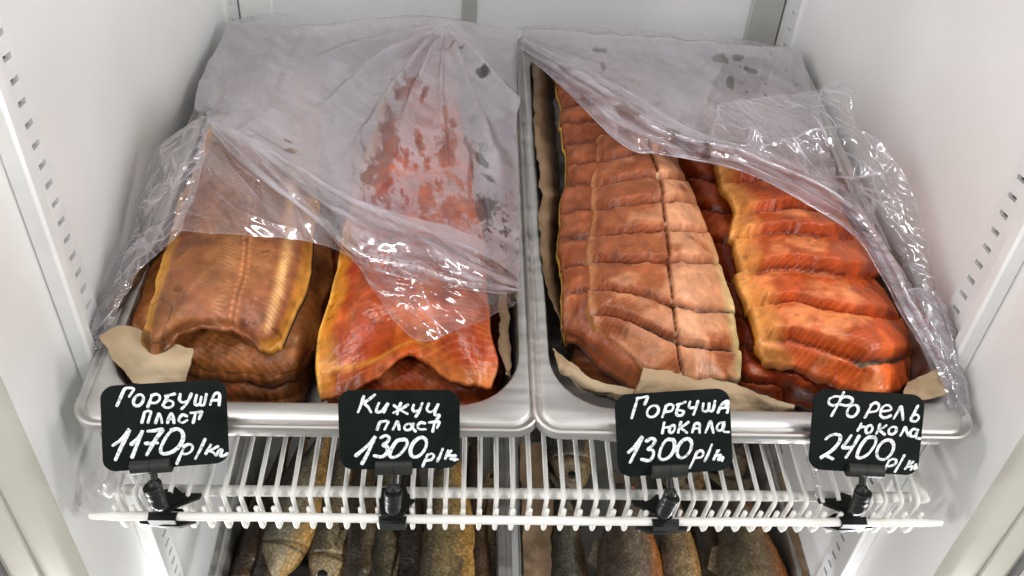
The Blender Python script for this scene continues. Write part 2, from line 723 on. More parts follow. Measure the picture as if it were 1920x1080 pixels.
for sx in (-1, 1):
    r = rail(.060, .102, .0865, .0965, sx, -.60, .58, .0147, (.056, .068))
    if sx < 0:
        c = plane_hit(18., 222., (-WX + .0045, 0, 0), (1, 0, 0))
        mb = MB()
        mb.rod(c, c + np.array([.003, 0, 0]), .0055, 16)
        mb.build('screw', M_RAIL, r)
    # shelf support clip pushed into the rail
    mb = MB()
    mb.box((min(sx * (WX - .0045), sx * (WX - .016)), .066, -.0745), (max(sx * (WX - .0045), sx * (WX - .016)), .098, -.066), .002)
    mb.build('shelf_clip', M_RAIL, cab)
    rail(YB - .052, YB - .006, YB - .040, YB - .030, sx, -.60, .58, .02, None)
    # rear corner strip against the back panel
    mb = MB()
    mb.box((min(sx * .292, sx * .333), YB - .006, -.74), (max(sx * .292, sx * .333), YB - .0005, .61), .002)
    mb.build('corner_strip', M_STRIP if sx > 0 else M_RAIL, cab)

# ------------------------------------------------------------------ wire shelf
def wire_shelf(frame, wz, label, group, spacing=.01255, seed=0, u0=-.3205, u1=.3205, vf=-.0305, clipx=()):
    rng = random.Random(seed)
    root = thing('wire_shelf', label, 'shelf', frame.w(np.array([0, .25, wz - .02])), group)
    P = lambda u, v, w: frame.w(np.array([u, v, w]))
    mb = MB()
    pts = []
    for k in range(41):
        f = k / 40
        pts.append(P(u0 + (u1 - u0) * f, vf + .0006 * math.sin(f * 7 + 1), wz - .0085 + .0006 * math.sin(f * 5)))
    pts = np.array(pts)
    rr = np.full(len(pts), .0033)
    rr[0] = rr[-1] = .0022
    mb.tube(np.concatenate([[pts[0] - [.0016, 0, 0]], pts, [pts[-1] + [.0016, 0, 0]]]), np.concatenate([[.0006], rr, [.0006]]), 12)
    mb.build('front_rod', M_WIRE, root)
    for v, r in ((-.0085, .0042), (.25, .004), (.50, .004)):
        mb = MB()
        a, b = (-.303, .303) if v < 0 else (-.318, .318)
        mb.rod(P(a, v, wz - .0050 - r), P(b, v, wz - .0050 - r), r, 12)
        mb.build('cross_bar', M_WIRE, root)
    for s in (-1, 1):
        mb = MB()
        mb.rod(P(s * .3145, -.012, wz - .010), P(s * .3145, .51, wz - .010), .0045, 10)
        mb.build('side_bar', M_WIRE, root)
    n = int(round((.303 * 2) / spacing)) + 1
    for k in range(n):
        u = -.303 + .606 * k / (n - 1) + rng.uniform(-.0005, .0005)
        j = rng.uniform(-.0006, .0006)
        path = [(u + j, .505, wz), (u + j * .6, .25, wz), (u, .0, wz), (u, -.0135, wz - .0001), (u, -.0166, wz - .0012),
                (u, -.0176, wz - .0050), (u, -.0176, wz - .0180), (u, -.0178, wz - .0290), (u, -.0192, wz - .0336), (u, -.0222, wz - .0352),
                (u, -.0252, wz - .0336), (u, -.0264, wz - .029), (u, -.0262, wz - .0160), (u, -.0258, wz - .0060 + j), (u, -.0257, wz - .0024 + j), (u, -.0257, wz - .0014 + j)]
        r = [.00185] * (len(path) - 1) + [.0009]
        mb = MB()
        mb.tube(frame.w(np.array(path)), r, 8)
        mb.build('wire', M_WIRE, root)
    return root


wire_shelf(TR, -.066, 'white wire shelf under the two large trays, price clips on its front rod', None, seed=3)


# ------------------------------------------------------------------ steel trays
def rrect(cx, cy, hx, hy, r, n=9):
    out = []
    for k, (sx, sy) in enumerate(((1, 1), (-1, 1), (-1, -1), (1, -1))):
        for i in range(n + 1):
            a = PI / 2 * k + PI / 2 * i / n
            out.append((cx + sx * (hx - r) + r * math.cos(a), cy + sy * (hy - r) + r * math.sin(a)))
    # straight runs get extra points so that shading stays clean
    return out


def tray(frame, uc, hu, v0, v1, depth, label, group, w0=0.0):
    cx, cy = uc, (v0 + v1) / 2
    hx, hy = hu, (v1 - v0) / 2
    ri = [  # inset, radius, w
        (.0004, .019, -.0090), (.0, .020, -.0085), (.0, .020, -.0030), (.0006, .0195, -.0012), (.0020, .0185, -.0004), (.0036, .0172, -.0012), (.0050, .016, -.0030), (.0062, .015, -.0034)]
    ins = [(.0075, .0145, -.0022, 0), (.0090, .0135, -.0016, 0), (.0125, .048, -.0016, 1), (.0140, .048, -.0024, 1), (.0150, .048, -.0052, 1), (.0175, .048, -depth + .012, 1), (.0200, .046, -depth + .003, 1), (.0250, .042, -depth, 1), (.06, .03, -depth, 1)]
    root = thing('steel_tray', label, 'tray', frame.w(np.array([cx, cy, w0 - depth])), group)
    rings = []
    for i, r, w in ri:
        rings.append([(x, y, w + w0) for x, y in rrect(cx, cy, hx - i, hy - i, r)])
    n = len(rings[0])
    mb = MB()
    V = np.array([p for rg in rings for p in rg])
    Fc = [(a * n + i, a * n + (i + 1) % n, (a + 1) * n + (i + 1) % n, (a + 1) * n + i) for a in range(len(rings) - 1) for i in range(n)]
    mb.add(frame.w(V), Fc)
    mb.build('rolled_rim', M_STEEL, root)
    rings = [rings[-1]]
    for i, r, w, inner in ins:
        ex = .0085 if inner else 0      # wider flange at the short ends
        rings.append([(x, y, w + w0) for x, y in rrect(cx, cy, hx - i, hy - i - ex, r)])
    V = np.array([p for rg in rings for p in rg])
    k = len(rings)
    Fc = [(a * n + i, a * n + (i + 1) % n, (a + 1) * n + (i + 1) % n, (a + 1) * n + i) for a in range(k - 1) for i in range(n)]
    Fc.append(tuple((k - 1) * n + i for i in range(n)))
    mb = MB()
    mb.add(frame.w(V), Fc)
    mb.build('pan', M_STEEL, root)
    return root


tray(TR, -.160, .164, 0, .530, .0610, 'stainless steel tray of smoked fish slabs, left of the two on the wire shelf', 'steel trays on the wire shelf')
tray(TR, .1625, .1645, -.002, .528, .0600, 'stainless steel tray of cut orange fillets, right of the two on the wire shelf', 'steel trays on the wire shelf', w0=.0018)
tray(LO, -.1565, .1535, -.01, .52, .0600, 'lower steel tray of dark dried fish, beneath the left price tags', 'steel trays on the lower level')
tray(LO, .1575, .1535, -.01, .52, .0600, 'lower steel tray of scaly brown fish, beneath the right price tags', 'steel trays on the lower level')


# ------------------------------------------------------------------ fish fillets
def polyline_y(px, pts):
    pts = sorted(pts)
    return np.interp(px, [p[0] for p in pts], [p[1] for p in pts])


def fillet(rows, nr, nc, th, colf, skinf, label, name='smoked_fillet', cat='fish fillet', group=None, mat=None,
           rough=.0022, seed=0, cuts=None, cut_amp=.006, saw=0.0, tone=1.0, desat=.0, skincut=(), loose=.5, seam=None, skin_mat=None, floor=-.058, frame=TR):
    P, px, py, s, t = net(rows, nr, nc, frame)
    # lumps and small wrinkles
    u, v = P[..., 0], P[..., 1]
    P[..., 2] += rough * (fbm(u * 28, v * 28, seed) - .5) * 2.2 + rough * .35 * (fbm(u * 110, v * 110, seed + 9, 3) - .5) * 2
    # ragged outline
    e = np.minimum(np.minimum(s, 1 - s) * 3.0, np.minimum(t, 1) * 6.0)
    rag = np.clip(1 - e * 3, 0, 1)
    P[..., 0] += rag * .0034 * (fbm(v * 34, u * 34, seed + 3, 2) - .5) * 2
    P[..., 1] += rag * .0036 * (fbm(u * 34 + 5, v * 34, seed + 4, 2) - .5) * 2
    fr_ = np.clip(1 - t * 16, 0, 1)
    P[..., 1] += fr_ * (.0065 * (fbm(u * 62, v * 0 + 3, seed + 91, 3) - .5) + .003 * (fbm(u * 190, v * 0 + 5, seed + 92, 2) - .5))
    P[..., 2] += fr_ * .005 * (fbm(u * 70, v * 60, seed + 93, 3) - .5)
    extra = {}
    if cuts:
        q = np.full(px.shape, np.nan)
        ys = np.stack([polyline_y(px, c) + 4.5 * (fbm(px / 16, np.full(px.shape, i * 3.7), seed + i) - .5) * 2 for i, c in enumerate(cuts)], 0)   # from far (small y) to near
        far = ys[0] - 55
        near = ys[-1] + 400
        allc = np.concatenate([far[None], ys, near[None]], 0)
        idx = np.clip((py[None] >= allc).sum(0) - 1, 0, len(allc) - 2)
        a = np.take_along_axis(allc, idx[None], 0)[0]
        b = np.take_along_axis(allc, (idx + 1)[None], 0)[0]
        span = np.clip(b - a, 6, 62)
        q = np.clip((py - a) / span, 0, 1)           # 0 at the far cut, 1 at the near cut
        edge_d = np.minimum(py - a, b - py)           # px from the nearest cut
        back_d, front_d = py - a, b - py
        prof = 1 - np.exp(-np.maximum(back_d, 0) / 2.2) * .8
        fall = np.clip(front_d / 9.0, 0, 1)
        pil = prof * (.10 + .90 * fall) * (.70 + .32 * q) * (1 - .10 * (2 * q - 1) ** 4)
        sw = (.10 + .90 * q ** .8) * np.clip(front_d / 9.0, 0, 1)
        shape = pil * (1 - saw) + sw * saw
        taper = sstep(0, .10, s) * sstep(0, .10, 1 - s) * .7 + .3
        P[..., 2] += cut_amp * (shape - .45) * taper
        # every piece sits a little differently on the skin that holds it
        kk = idx * 11 + seed
        r1, r2, r3 = TAB[kk & 255, 9] - .5, TAB[kk & 255, 21] - .5, TAB[kk & 255, 33] - .5
        P[..., 2] += loose * (.0045 * r1 + .006 * r2 * (s - .5))
        P[..., 0] += loose * (.006 * r3 * np.abs(2 * s - 1) ** 3 + .002 * r1)
        extra['skin'] = sum((gauss(py - ys[i], 3.4) * sstep(x0, x0 + 25, px) * sstep(x1 + 8, x1 - 14, px) for i, x0, x1 in skincut), np.zeros(px.shape))
        extra.update(q=q, back=back_d, front=front_d, idx=idx, face=1 - fall)
    if seam is not None:
        sd = (px - np.interp(py, [p[1] for p in seam], [p[0] for p in seam])) + 2.2 * (fbm(py / 16, py * 0 + 2, seed + 77) - .5) * 2
        P[..., 2] -= .0042 * gauss(sd, 3.2)
        extra['seam'] = sd
    C = colf(s, t, px, py, P, extra)
    # smoke-dried mottling, then tone
    if 'skin' in extra:
        C = mixc(C, lin((52, 40, 34)), np.clip(extra['skin'] * 1.2, 0, 1))
        C = mixc(C, lin((140, 122, 98)), .7 * np.clip(extra['skin'] * 2 - 1, 0, 1) * sstep(.5, .6, fbm(px / 20, py / 5, seed + 61)))
    C = C * (.72 + .54 * fbm(u * 70, v * 70, seed + 50, 4))[..., None] * (.86 + .3 * fbm(u * 260, v * 260, seed + 55, 2))[..., None]
    lum = (C * np.array([.3, .55, .15])).sum(-1, keepdims=True)
    C = (C * (1 - desat) + lum * desat) * tone
    P[..., 2] += .0030 * (fbm(u * 75, v * 75, seed + 58) - .5) * np.clip(1 - t * 7, 0, 1) + .0005 * (fbm(u * 230, v * 230, seed + 59, 2) - .5)
    if 'dz' in extra:
        P[..., 2] += extra['dz']
    P[..., 2] = np.maximum(P[..., 2], floor)
    nr_, nc_ = s.shape
    # boundary loop
    loop = [(0, j) for j in range(nc_)] + [(i, nc_ - 1) for i in range(1, nr_)] + [(nr_ - 1, j) for j in range(nc_ - 2, -1, -1)] + [(i, 0) for i in range(nr_ - 2, 0, -1)]
    B = np.array([P[i, j] for i, j in loop])
    CB = np.array([C[i, j] for i, j in loop])
    ids = np.array([i * nc_ + j for i, j in loop])
    cen = B.mean(0)
    nx = np.roll(B, -3, 0) - np.roll(B, 3, 0)
    on = np.stack([nx[:, 1], -nx[:, 0], np.zeros(len(B))], -1)
    on /= np.linalg.norm(on, axis=1, keepdims=True) + 1e-9
    if ((B - cen) * on).sum() < 0:
        on = -on
    V = P.reshape(-1, 3)
    Fc = [tuple(f) for f in grid_faces(nr_, nc_)]
    cols = C.reshape(-1, 3)
    L = len(B)
    last = ids
    thL = th * (.55 + .8 * fbm(np.arange(L) / 26.0, np.ones(L) * 3.3, seed + 19))
    rings_flesh = [(.08, .0008), (.28, .0013), (.55, .0011), (.82, .0002), (.98, -.0020), (1.0, -.0060)]
    VV = [V]
    CC = [cols]
    base = len(V)
    wob = (fbm(np.arange(L) / 34.0, np.zeros(L), seed + 21) - .5)
    for f, out in rings_flesh:
        R = B + on * (out + .0012 * wob[:, None] * f * 3)
        R[:, 2] = np.maximum(B[:, 2] - thL * f, floor - .001)
        VV.append(R)
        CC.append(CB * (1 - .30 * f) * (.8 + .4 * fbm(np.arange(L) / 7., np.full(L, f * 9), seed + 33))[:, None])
        Fc += [(int(last[i]), int(last[(i + 1) % L]), base + (i + 1) % L, base + i) for i in range(L)]
        last = np.arange(base, base + L)
        base += L
    root = thing(name, label, cat, frame.w(np.array([cen[0], cen[1], B[:, 2].min() - th])), group)
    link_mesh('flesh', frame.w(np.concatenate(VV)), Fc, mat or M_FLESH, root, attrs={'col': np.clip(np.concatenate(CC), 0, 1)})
    # skin: lower half of the edge and the underside
    VV = []
    CC = []
    Fs = []
    lb = np.array([i / max(1, nr_ - 1) for i, j in loop])
    lj = np.array([j / max(1, nc_ - 1) for i, j in loop])
    sk = skinf(lj, lb)
    base = 0
    lat = ((lj < .02) | (lj > .98)) & (lb > .02)
    lat = np.convolve(np.concatenate([lat[-4:], lat, lat[:4]]).astype(float), np.ones(9) / 9, 'valid')
    rs = [(.26, -.0006), (.38, .0013), (.58, .0019), (.85, .0013), (1.0, -.001), (1.02, -.008)]
    for k, (f, out) in enumerate(rs):
        R = B + on * (out - .0060 * (1 - lat) + .0012 * wob * lat)[:, None]
        R[:, 2] = np.maximum(B[:, 2] - thL * f - .0004 * (1 - lat), floor - .003)
        VV.append(R)
        CC.append(sk * (.9 + .2 * fbm(np.arange(L) / 5., np.full(L, k * 2.), seed + 31))[:, None])
        if k:
            Fs += [(base - L + i, base - L + (i + 1) % L, base + (i + 1) % L, base + i) for i in range(L)]
        base += L
    Fs.append(tuple(range(base - L, base)))
    link_mesh('skin', frame.w(np.concatenate(VV)), Fs, skin_mat or M_SKIN, root, attrs={'col': np.clip(np.concatenate(CC), 0, 1)})
    return root


def mixc(a, b, f):
    f = np.asarray(f)[..., None]
    return a * (1 - f) + b * f


TAN = lin((168, 110, 72))
PINK = lin((178, 108, 82))
BROWN = lin((112, 62, 26))
DKBR = lin((62, 30, 12))
YEL = lin((202, 140, 40))
PALE = lin((222, 178, 128))
ORNG = lin((194, 82, 28))
RED = lin((176, 56, 14))
TROUT = lin((204, 92, 32))
TROUTD = lin((168, 50, 12))
GOLD = lin((220, 156, 84))
SKDK = lin((42, 40, 38))
SKGOLD = lin((150, 104, 38))
SKSIL = lin((112, 104, 84))


def gn(c, r, g, b):
    return np.asarray(c) * np.array([r, g, b])


TAN, PINK = gn(TAN, .62, .60, .46), gn(PINK, .60, .58, .44)
ORNG, RED = gn(ORNG, .62, .60, .58), gn(RED, .64, .70, .7)


def full(s, c):
    return np.broadcast_to(c, s.shape + (3,)).copy()


def col_pink_slab(s, t, px, py, P, X):
    u, v = P[..., 0], P[..., 1]
    n = fbm(u * 40, v * 40, 1)
    C = mixc(full(s, TAN), PINK, sstep(.3, .7, fbm(u * 22, v * 14, 3)))
    C = mixc(C, BROWN, .55 * sstep(.52, .75, fbm(u * 30 + 3, v * 20, 5)) * gauss(s - .26, .22))
    C = mixc(C, BROWN, .5 * sstep(.12, .0, t) * sstep(.35, .65, n) + .25 * sstep(.10, .02, t))
    # curved muscle fibres on the left half
    ph = (v * 900 + (s - .1) ** 2 * 60 + 4 * fbm(u * 24, v * 24, 8))
    fib = np.clip(np.sin(ph * 2) * .5 + .5, 0, 1) ** 3 * sstep(.12, .25, s) * sstep(.56, .48, s)
    C = mixc(C, PALE, .28 * fib * sstep(.35, .6, fbm(u * 35, v * 35, 12)))
    # spine: two rows of little knobs
    for sc, am in ((.575, 1), (.615, .8)):
        knob = gauss(s - sc - .006 * np.sin(v * 120), .012) * (np.sin(v * 1250 + sc * 50) * .5 + .5)
        C = mixc(C, lin((190, 124, 80)), .75 * knob * am)
    C = mixc(C, BROWN, .55 * gauss(s - .595, .008))
    X['dz'] = .0016 * gauss(s - .595, .035) - .0014 * gauss(s - .595, .010) + .00018 * fib
    # rib ends on the right
    rib = np.clip(np.sin(v * 1750 + 4 * np.sin(s * 30)) * .5 + .5, 0, 1)
    C = mixc(C, lin((226, 176, 112)), gauss(s - .835, .035) * (.35 + .6 * rib) * sstep(.1, .2, t))
    C = mixc(C, BROWN, .45 * gauss(s - .78, .022) * sstep(.4, .6, n))
    C = mixc(C, YEL, .5 * sstep(.90, .95, s + .04 * (n - .5)))
    C = mixc(C, YEL, .75 * sstep(.10, .04, s + .05 * (n - .5)) * (.5 + .5 * n))
    C = mixc(C, lin((214, 158, 66)), .55 * sstep(.03, .0, s) + .3 * sstep(.975, 1., s))
    C = mixc(C, YEL, .6 * gauss(s - .9, .08) * sstep(.14, .04, t))
    br = sstep(.50, .66, fbm(u * 55 + 2, v * 38, 19, 4)) * gauss(s - .22, .16) * sstep(.12, .3, t)
    C = mixc(C, lin((88, 52, 36)), .5 * br)
    vein = sstep(.030, .008, np.abs(fbm(u * 48, v * 30 + 4, 23, 3) - .5)) * sstep(.5, .3, s) * sstep(.5, .6, fbm(u * 20, v * 20, 24))
    C = mixc(C, lin((60, 32, 18)), .7 * vein)
    # dark specks of smoke
    C = mixc(C, DKBR, .6 * sstep(.70, .80, fbm(u * 190, v * 190, 15, 3)) * sstep(.5, .6, fbm(u * 30, v * 30, 17)))
    C = mixc(C, DKBR, .55 * gauss(t - .055 - .05 * np.abs(s - .5), .010) * sstep(.45, .2, s) * (s > .1))
    return C * .92


def col_coho(s, t, px, py, P, X):
    u, v = P[..., 0], P[..., 1]
    n = fbm(u * 40, v * 40, 31)
    C = mixc(full(s, ORNG), RED, sstep(.35, .7, fbm(u * 24, v * 12, 33)))
    C = mixc(C, lin((206, 104, 44)), .6 * sstep(.5, .75, fbm(u * 50, v * 30, 35)))
    ph = (v * 800 - (s - .55) * 22 + 5 * fbm(u * 22, v * 22, 38))
    fib = np.clip(np.sin(ph * 2) * .5 + .5, 0, 1) ** 4
    C = mixc(C, lin((235, 150, 84)), .22 * fib * sstep(.5, .62, s))
    C = mixc(C, YEL, .62 * sstep(.135, .05, s + .10 * (n - .5)))
    C = mixc(C, lin((228, 176, 84)), .7 * sstep(.022, .0, s))
    # pale lip and red-brown blotches on the front flap
    C = mixc(C, lin((206, 136, 52)), .8 * gauss(t - .105 + .03 * np.cos((s - .5) * 5), .016) * sstep(.85, .5, s))
    C = mixc(C, lin((190, 112, 70)), .55 * sstep(.10, .03, t) * sstep(.4, .62, n))
    C = mixc(C, lin((130, 44, 14)), .6 * sstep(.09, .02, t) * sstep(.55, .7, fbm(u * 60, v * 60, 40)))
    C = mixc(C, BROWN, .5 * gauss(s - .2, .03) * sstep(.45, .7, n))
    vein = sstep(.028, .006, np.abs(fbm(u * 40, v * 26 + 9, 51, 3) - .5)) * gauss(s - .28, .14) * sstep(.52, .62, fbm(u * 26, v * 22, 52))
    C = mixc(C, lin((96, 30, 12)), .75 * vein)
    C = mixc(C, lin((128, 36, 14)), .5 * sstep(.55, .7, fbm(u * 34, v * 22, 53)))
    C = mixc(C, DKBR, .45 * sstep(.75, .83, fbm(u * 190, v * 190, 43, 3)))
    C = mixc(C, lin((120, 58, 24)), .65 * sstep(.16, .03, t + .10 * (fbm(u * 60, v * 60, 47) - .5)) * sstep(.42, .60, fbm(u * 50, v * 70, 48)) * sstep(.62, .4, s))
    C = mixc(C, lin((232, 150, 80)), .35 * sstep(.12, .02, t) * sstep(.55, .85, s))
    X['dz'] = .0002 * fib + .002 * (fbm(u * 40, v * 40, 45) - .5)
    return C


def col_cut(base1, base2, hi, deep, edge, seam=True, gold=.0, lines=1., fat=0, flank=None):
    def f(s, t, px, py, P, X):
        u, v = P[..., 0], P[..., 1]
        n = fbm(u * 45, v * 45, 61)
        C = mixc(full(s, base1), base2, sstep(.3, .7, fbm(u * 26, v * 20, 63)))
        if 'idx' in X:
            k = X['idx']
            tone = TAB[(k * 7 + 3) & 255, 5]
            C = mixc(C, base2, .5 * tone)
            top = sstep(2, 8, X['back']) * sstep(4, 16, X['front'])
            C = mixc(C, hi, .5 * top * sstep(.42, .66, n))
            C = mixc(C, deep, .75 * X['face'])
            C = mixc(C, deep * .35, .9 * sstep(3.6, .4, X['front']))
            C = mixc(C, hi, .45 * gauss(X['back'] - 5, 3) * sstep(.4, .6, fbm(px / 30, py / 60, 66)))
        if seam and 'seam' in X:
            d = X['seam']
            C = mixc(C, hi, .70 * sstep(0, 8, d) * sstep(.35, .6, n + .15) * (1 - .8 * X['face']))  # paler flesh right of the seam, its sheen put into the colour
            C = mixc(C, deep * .5, .85 * gauss(d, 2.0))
            C = mixc(C, lin((214, 178, 140)), .8 * gauss(d, 3.2) * sstep(.66, .8, vnoise(py / 2.6, px / 9, 68)))
        ph = (v * 1000 - s * 30 + 5 * fbm(u * 24, v * 24, 70)) * lines
        fib = np.clip(np.sin(ph * 2) * .5 + .5, 0, 1) ** 4
        C = mixc(C, hi, .13 * fib)
        if gold:
            C = mixc(C, GOLD, gold * sstep(.22, .05, s + .22 * (n - .5)))
            C = mixc(C, lin((232, 168, 84)), gold * .6 * sstep(.05, .0, s))
        C = mixc(C, edge, .55 * sstep(.06, .0, s) + .5 * sstep(.95, 1., s))
        if fat:
            C = mixc(C, lin((200, 180, 128)), .8 * sstep(.93, .985, s + .03 * (n - .5)) * sstep(.42, .25, t))
        if flank is not None:
            C = mixc(C, flank, .75 * sstep(.70, .78, s + .03 * (n - .5)))
        C = mixc(C, DKBR, .38 * sstep(.74, .82, fbm(u * 190, v * 190, 73, 3)))
        X['dz'] = .00006 * fib + .0007 * (fbm(u * 200, v * 200, 75, 2) - .5)
        return C
    return f


def col_under(c1, c2, c3):
    def f(s, t, px, py, P, X):
        u, v = P[..., 0], P[..., 1]
        C = mixc(full(s, c1), c2, sstep(.35, .65, fbm(u * 40, v * 40, 81)))
        C = mixc(C, c3, .6 * sstep(.55, .75, fbm(u * 70, v * 50, 83)))
        fib = np.clip(np.sin((u * 900 + v * 1500) + 7 * fbm(u * 30, v * 30, 85)) * .5 + .5, 0, 1) ** 3
        C = mixc(C, c3, .25 * fib)
        if 'idx' in X:
            C = mixc(C, DKBR, .7 * sstep(4, .5, X['front']))
        X['dz'] = .00025 * fib + .004 * (fbm(u * 45, v * 45, 87) - .5)
        return C
    return f


def skin_edges(left, right, front):
    def f(s, t):
        C = np.broadcast_to(front, (len(s), 3)).copy()
        C[(s < .03)] = left
        C[(s > .97)] = right
        return C
    return f


G_L = 'smoked fish slabs in the left tray'
G_R = 'cut fish fillets in the right tray'

# left tray, pink slabs, from the bottom of the pile up
fillet([[(262, 700, -.048), (330, 735, -.044), (410, 752, -.040), (470, 757, -.038), (520, 758, -.038), (560, 748, -.042), (575, 720, -.046)],
        [(262, 670, -.040), (330, 700, -.034), (410, 715, -.028), (470, 722, -.024), (520, 718, -.025), (562, 705, -.032), (582, 680, -.042)],
        [(270, 610, -.036), (340, 620, -.03), (410, 630, -.026), (465, 635, -.024), (515, 630, -.025), (560, 620, -.03), (588, 600, -.040)],
        [(300, 520, -.036), (350, 520, -.03), (410, 520, -.028), (465, 520, -.028), (515, 520, -.028), (565, 520, -.03), (612, 510, -.040)],
        [(400, 300, -.036), (430, 300, -.03), (460, 300, -.028), (490, 300, -.028), (520, 300, -.028), (560, 300, -.03), (590, 300, -.040)]],
       90, 90, .012, col_under(lin((92, 52, 24)), lin((116, 62, 28)), lin((164, 96, 48))), skin_edges(SKGOLD, SKDK, BROWN),
       'lowest brown slab in the pile behind the leftmost price tag', group=G_L, rough=.006, seed=21, tone=1.25)
fillet([[(252, 650, -.018), (320, 680, -.016), (390, 700, -.016), (450, 706, -.014), (505, 712, -.014), (553, 702, -.018), (580, 662, -.022)],
        [(252, 630, -.010), (320, 650, -.006), (390, 668, -.005), (450, 672, -.002), (505, 672, -.002), (556, 662, -.008), (588, 640, -.018)],
        [(257, 590, -.006), (320, 590, .0), (390, 600, .003), (450, 605, .004), (505, 605, .004), (556, 595, .0), (604, 580, -.014)],
        [(285, 500, -.004), (330, 500, .004), (390, 500, .006), (450, 500, .008), (505, 500, .008), (560, 500, .002), (620, 490, -.014)],
        [(370, 290, -.004), (410, 290, .004), (450, 290, .006), (490, 290, .008), (530, 290, .008), (570, 290, .002), (622, 290, -.014)]],
       110, 110, .014, col_under(lin((104, 60, 26)), lin((124, 72, 34)), lin((172, 108, 54))), skin_edges(lin((190, 130, 40)), SKDK, BROWN),
       'brown second slab with bulging front edge, under the pinkish slab on the left', group=G_L, rough=.005, seed=22, tone=1.25)
fillet([[(270, 645, .012), (298, 656, .010), (344, 617, .016), (410, 612, .020), (455, 624, .018), (492, 650, .012), (529, 648, .008)],
        [(268, 618, .020), (302, 618, .024), (348, 592, .029), (410, 588, .031), (458, 594, .030), (502, 612, .026), (541, 612, .014)],
        [(288, 542, .024), (322, 538, .033), (368, 533, .036), (424, 530, .037), (475, 530, .036), (525, 532, .032), (572, 532, .019)],
        [(312, 465, .025), (350, 460, .035), (390, 458, .039), (438, 458, .040), (485, 458, .038), (540, 460, .034), (588, 462, .021)],
        [(340, 380, .024), (372, 378, .034), (408, 376, .038), (450, 376, .039), (495, 376, .037), (545, 378, .033), (592, 380, .021)],
        [(382, 270, .020), (410, 268, .030), (440, 266, .034), (478, 266, .035), (515, 266, .033), (555, 268, .029), (594, 270, .018)],
        [(428, 150, .012), (450, 148, .020), (478, 146, .024), (508, 146, .024), (538, 146, .024), (568, 148, .020), (598, 150, .012)]],
       220, 170, .008, col_pink_slab, skin_edges(lin((176, 124, 44)), SKDK, lin((130, 80, 38))),
       'wide pinkish tan fish slab with a knobbly spine line, topmost of the left pile', group=G_L, rough=.0022, seed=23, tone=1.22)

# left tray, orange slabs
fillet([[(615, 775, -.046), (680, 765, -.040), (730, 755, -.034), (790, 752, -.032), (850, 762, -.036), (905, 758, -.042), (932, 735, -.046)],
        [(612, 735, -.036), (670, 725, -.028), (730, 712, -.018), (790, 700, -.014), (850, 712, -.020), (905, 718, -.030), (938, 700, -.040)],
        [(602, 670, -.03), (664, 660, -.020), (730, 655, -.012), (790, 650, -.010), (850, 655, -.014), (900, 660, -.024), (936, 650, -.036)],
        [(616, 520, -.03), (680, 520, -.020), (735, 520, -.012), (790, 520, -.010), (845, 520, -.014), (890, 520, -.024), (930, 520, -.036)],
        [(664, 260, -.03), (715, 260, -.020), (765, 260, -.012), (795, 260, -.010), (825, 260, -.014), (860, 260, -.024), (890, 260, -.036)]],
       100, 110, .012, col_under(lin((124, 42, 14)), lin((156, 60, 20)), lin((196, 106, 50))), skin_edges(SKGOLD, SKDK, lin((150, 80, 24))),
       'dark orange slab lying in the hollow under the bright orange slab', group=G_L, rough=.005, seed=25)
fillet([[(607, 748, -.014), (650, 734, -.010), (702, 702, .000), (766, 655, .014), (802, 668, .011), (852, 708, .000), (918, 716, -.004)],
        [(600, 690, -.001), (645, 682, .006), (700, 664, .016), (762, 634, .024), (806, 640, .022), (862, 668, .014), (926, 676, .003)],
        [(605, 612, .014), (650, 606, .028), (705, 600, .035), (760, 595, .037), (810, 597, .036), (865, 604, .030), (915, 614, .016)],
        [(625, 540, .020), (668, 535, .035), (718, 530, .041), (765, 528, .043), (812, 528, .041), (865, 532, .034), (912, 540, .022)],
        [(643, 455, .020), (685, 450, .036), (728, 446, .043), (768, 444, .044), (812, 444, .042), (860, 446, .035), (902, 452, .024)],
        [(668, 350, .018), (702, 346, .033), (738, 342, .041), (772, 340, .043), (808, 340, .041), (848, 344, .033), (886, 350, .022)],
        [(703, 235, .016), (728, 232, .030), (752, 228, .038), (778, 226, .040), (804, 226, .038), (832, 230, .030), (862, 236, .020)],
        [(745, 120, .012), (760, 117, .022), (776, 114, .030), (792, 112, .031), (808, 112, .030), (826, 116, .024), (845, 122, .014)],
        [(778, 72, .008), (790, 68, .015), (802, 66, .021), (814, 64, .024), (826, 64, .024), (838, 67, .018), (850, 72, .010)]],
       260, 180, .008, col_coho, skin_edges(lin((205, 142, 40)), SKDK, lin((186, 112, 30))),
       'bright orange fish slab with a yellow edge and an arched front, under the film', group=G_L, rough=.0026, seed=26, tone=1.12, mat=M_TROUT)

# right tray, lower pieces first
cf_side = col_cut(lin((116, 54, 25)), lin((136, 69, 36)), lin((176, 104, 64)), lin((66, 24, 10)), BROWN, seam=False)
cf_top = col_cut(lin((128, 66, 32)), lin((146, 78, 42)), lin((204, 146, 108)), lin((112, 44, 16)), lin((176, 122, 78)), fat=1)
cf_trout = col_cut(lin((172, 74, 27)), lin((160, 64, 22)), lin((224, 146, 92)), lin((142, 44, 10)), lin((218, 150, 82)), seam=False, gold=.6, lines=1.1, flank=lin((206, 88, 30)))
cf_deep = col_cut(lin((120, 40, 14)), lin((140, 52, 18)), lin((186, 92, 44)), lin((76, 22, 8)), BROWN, seam=False)

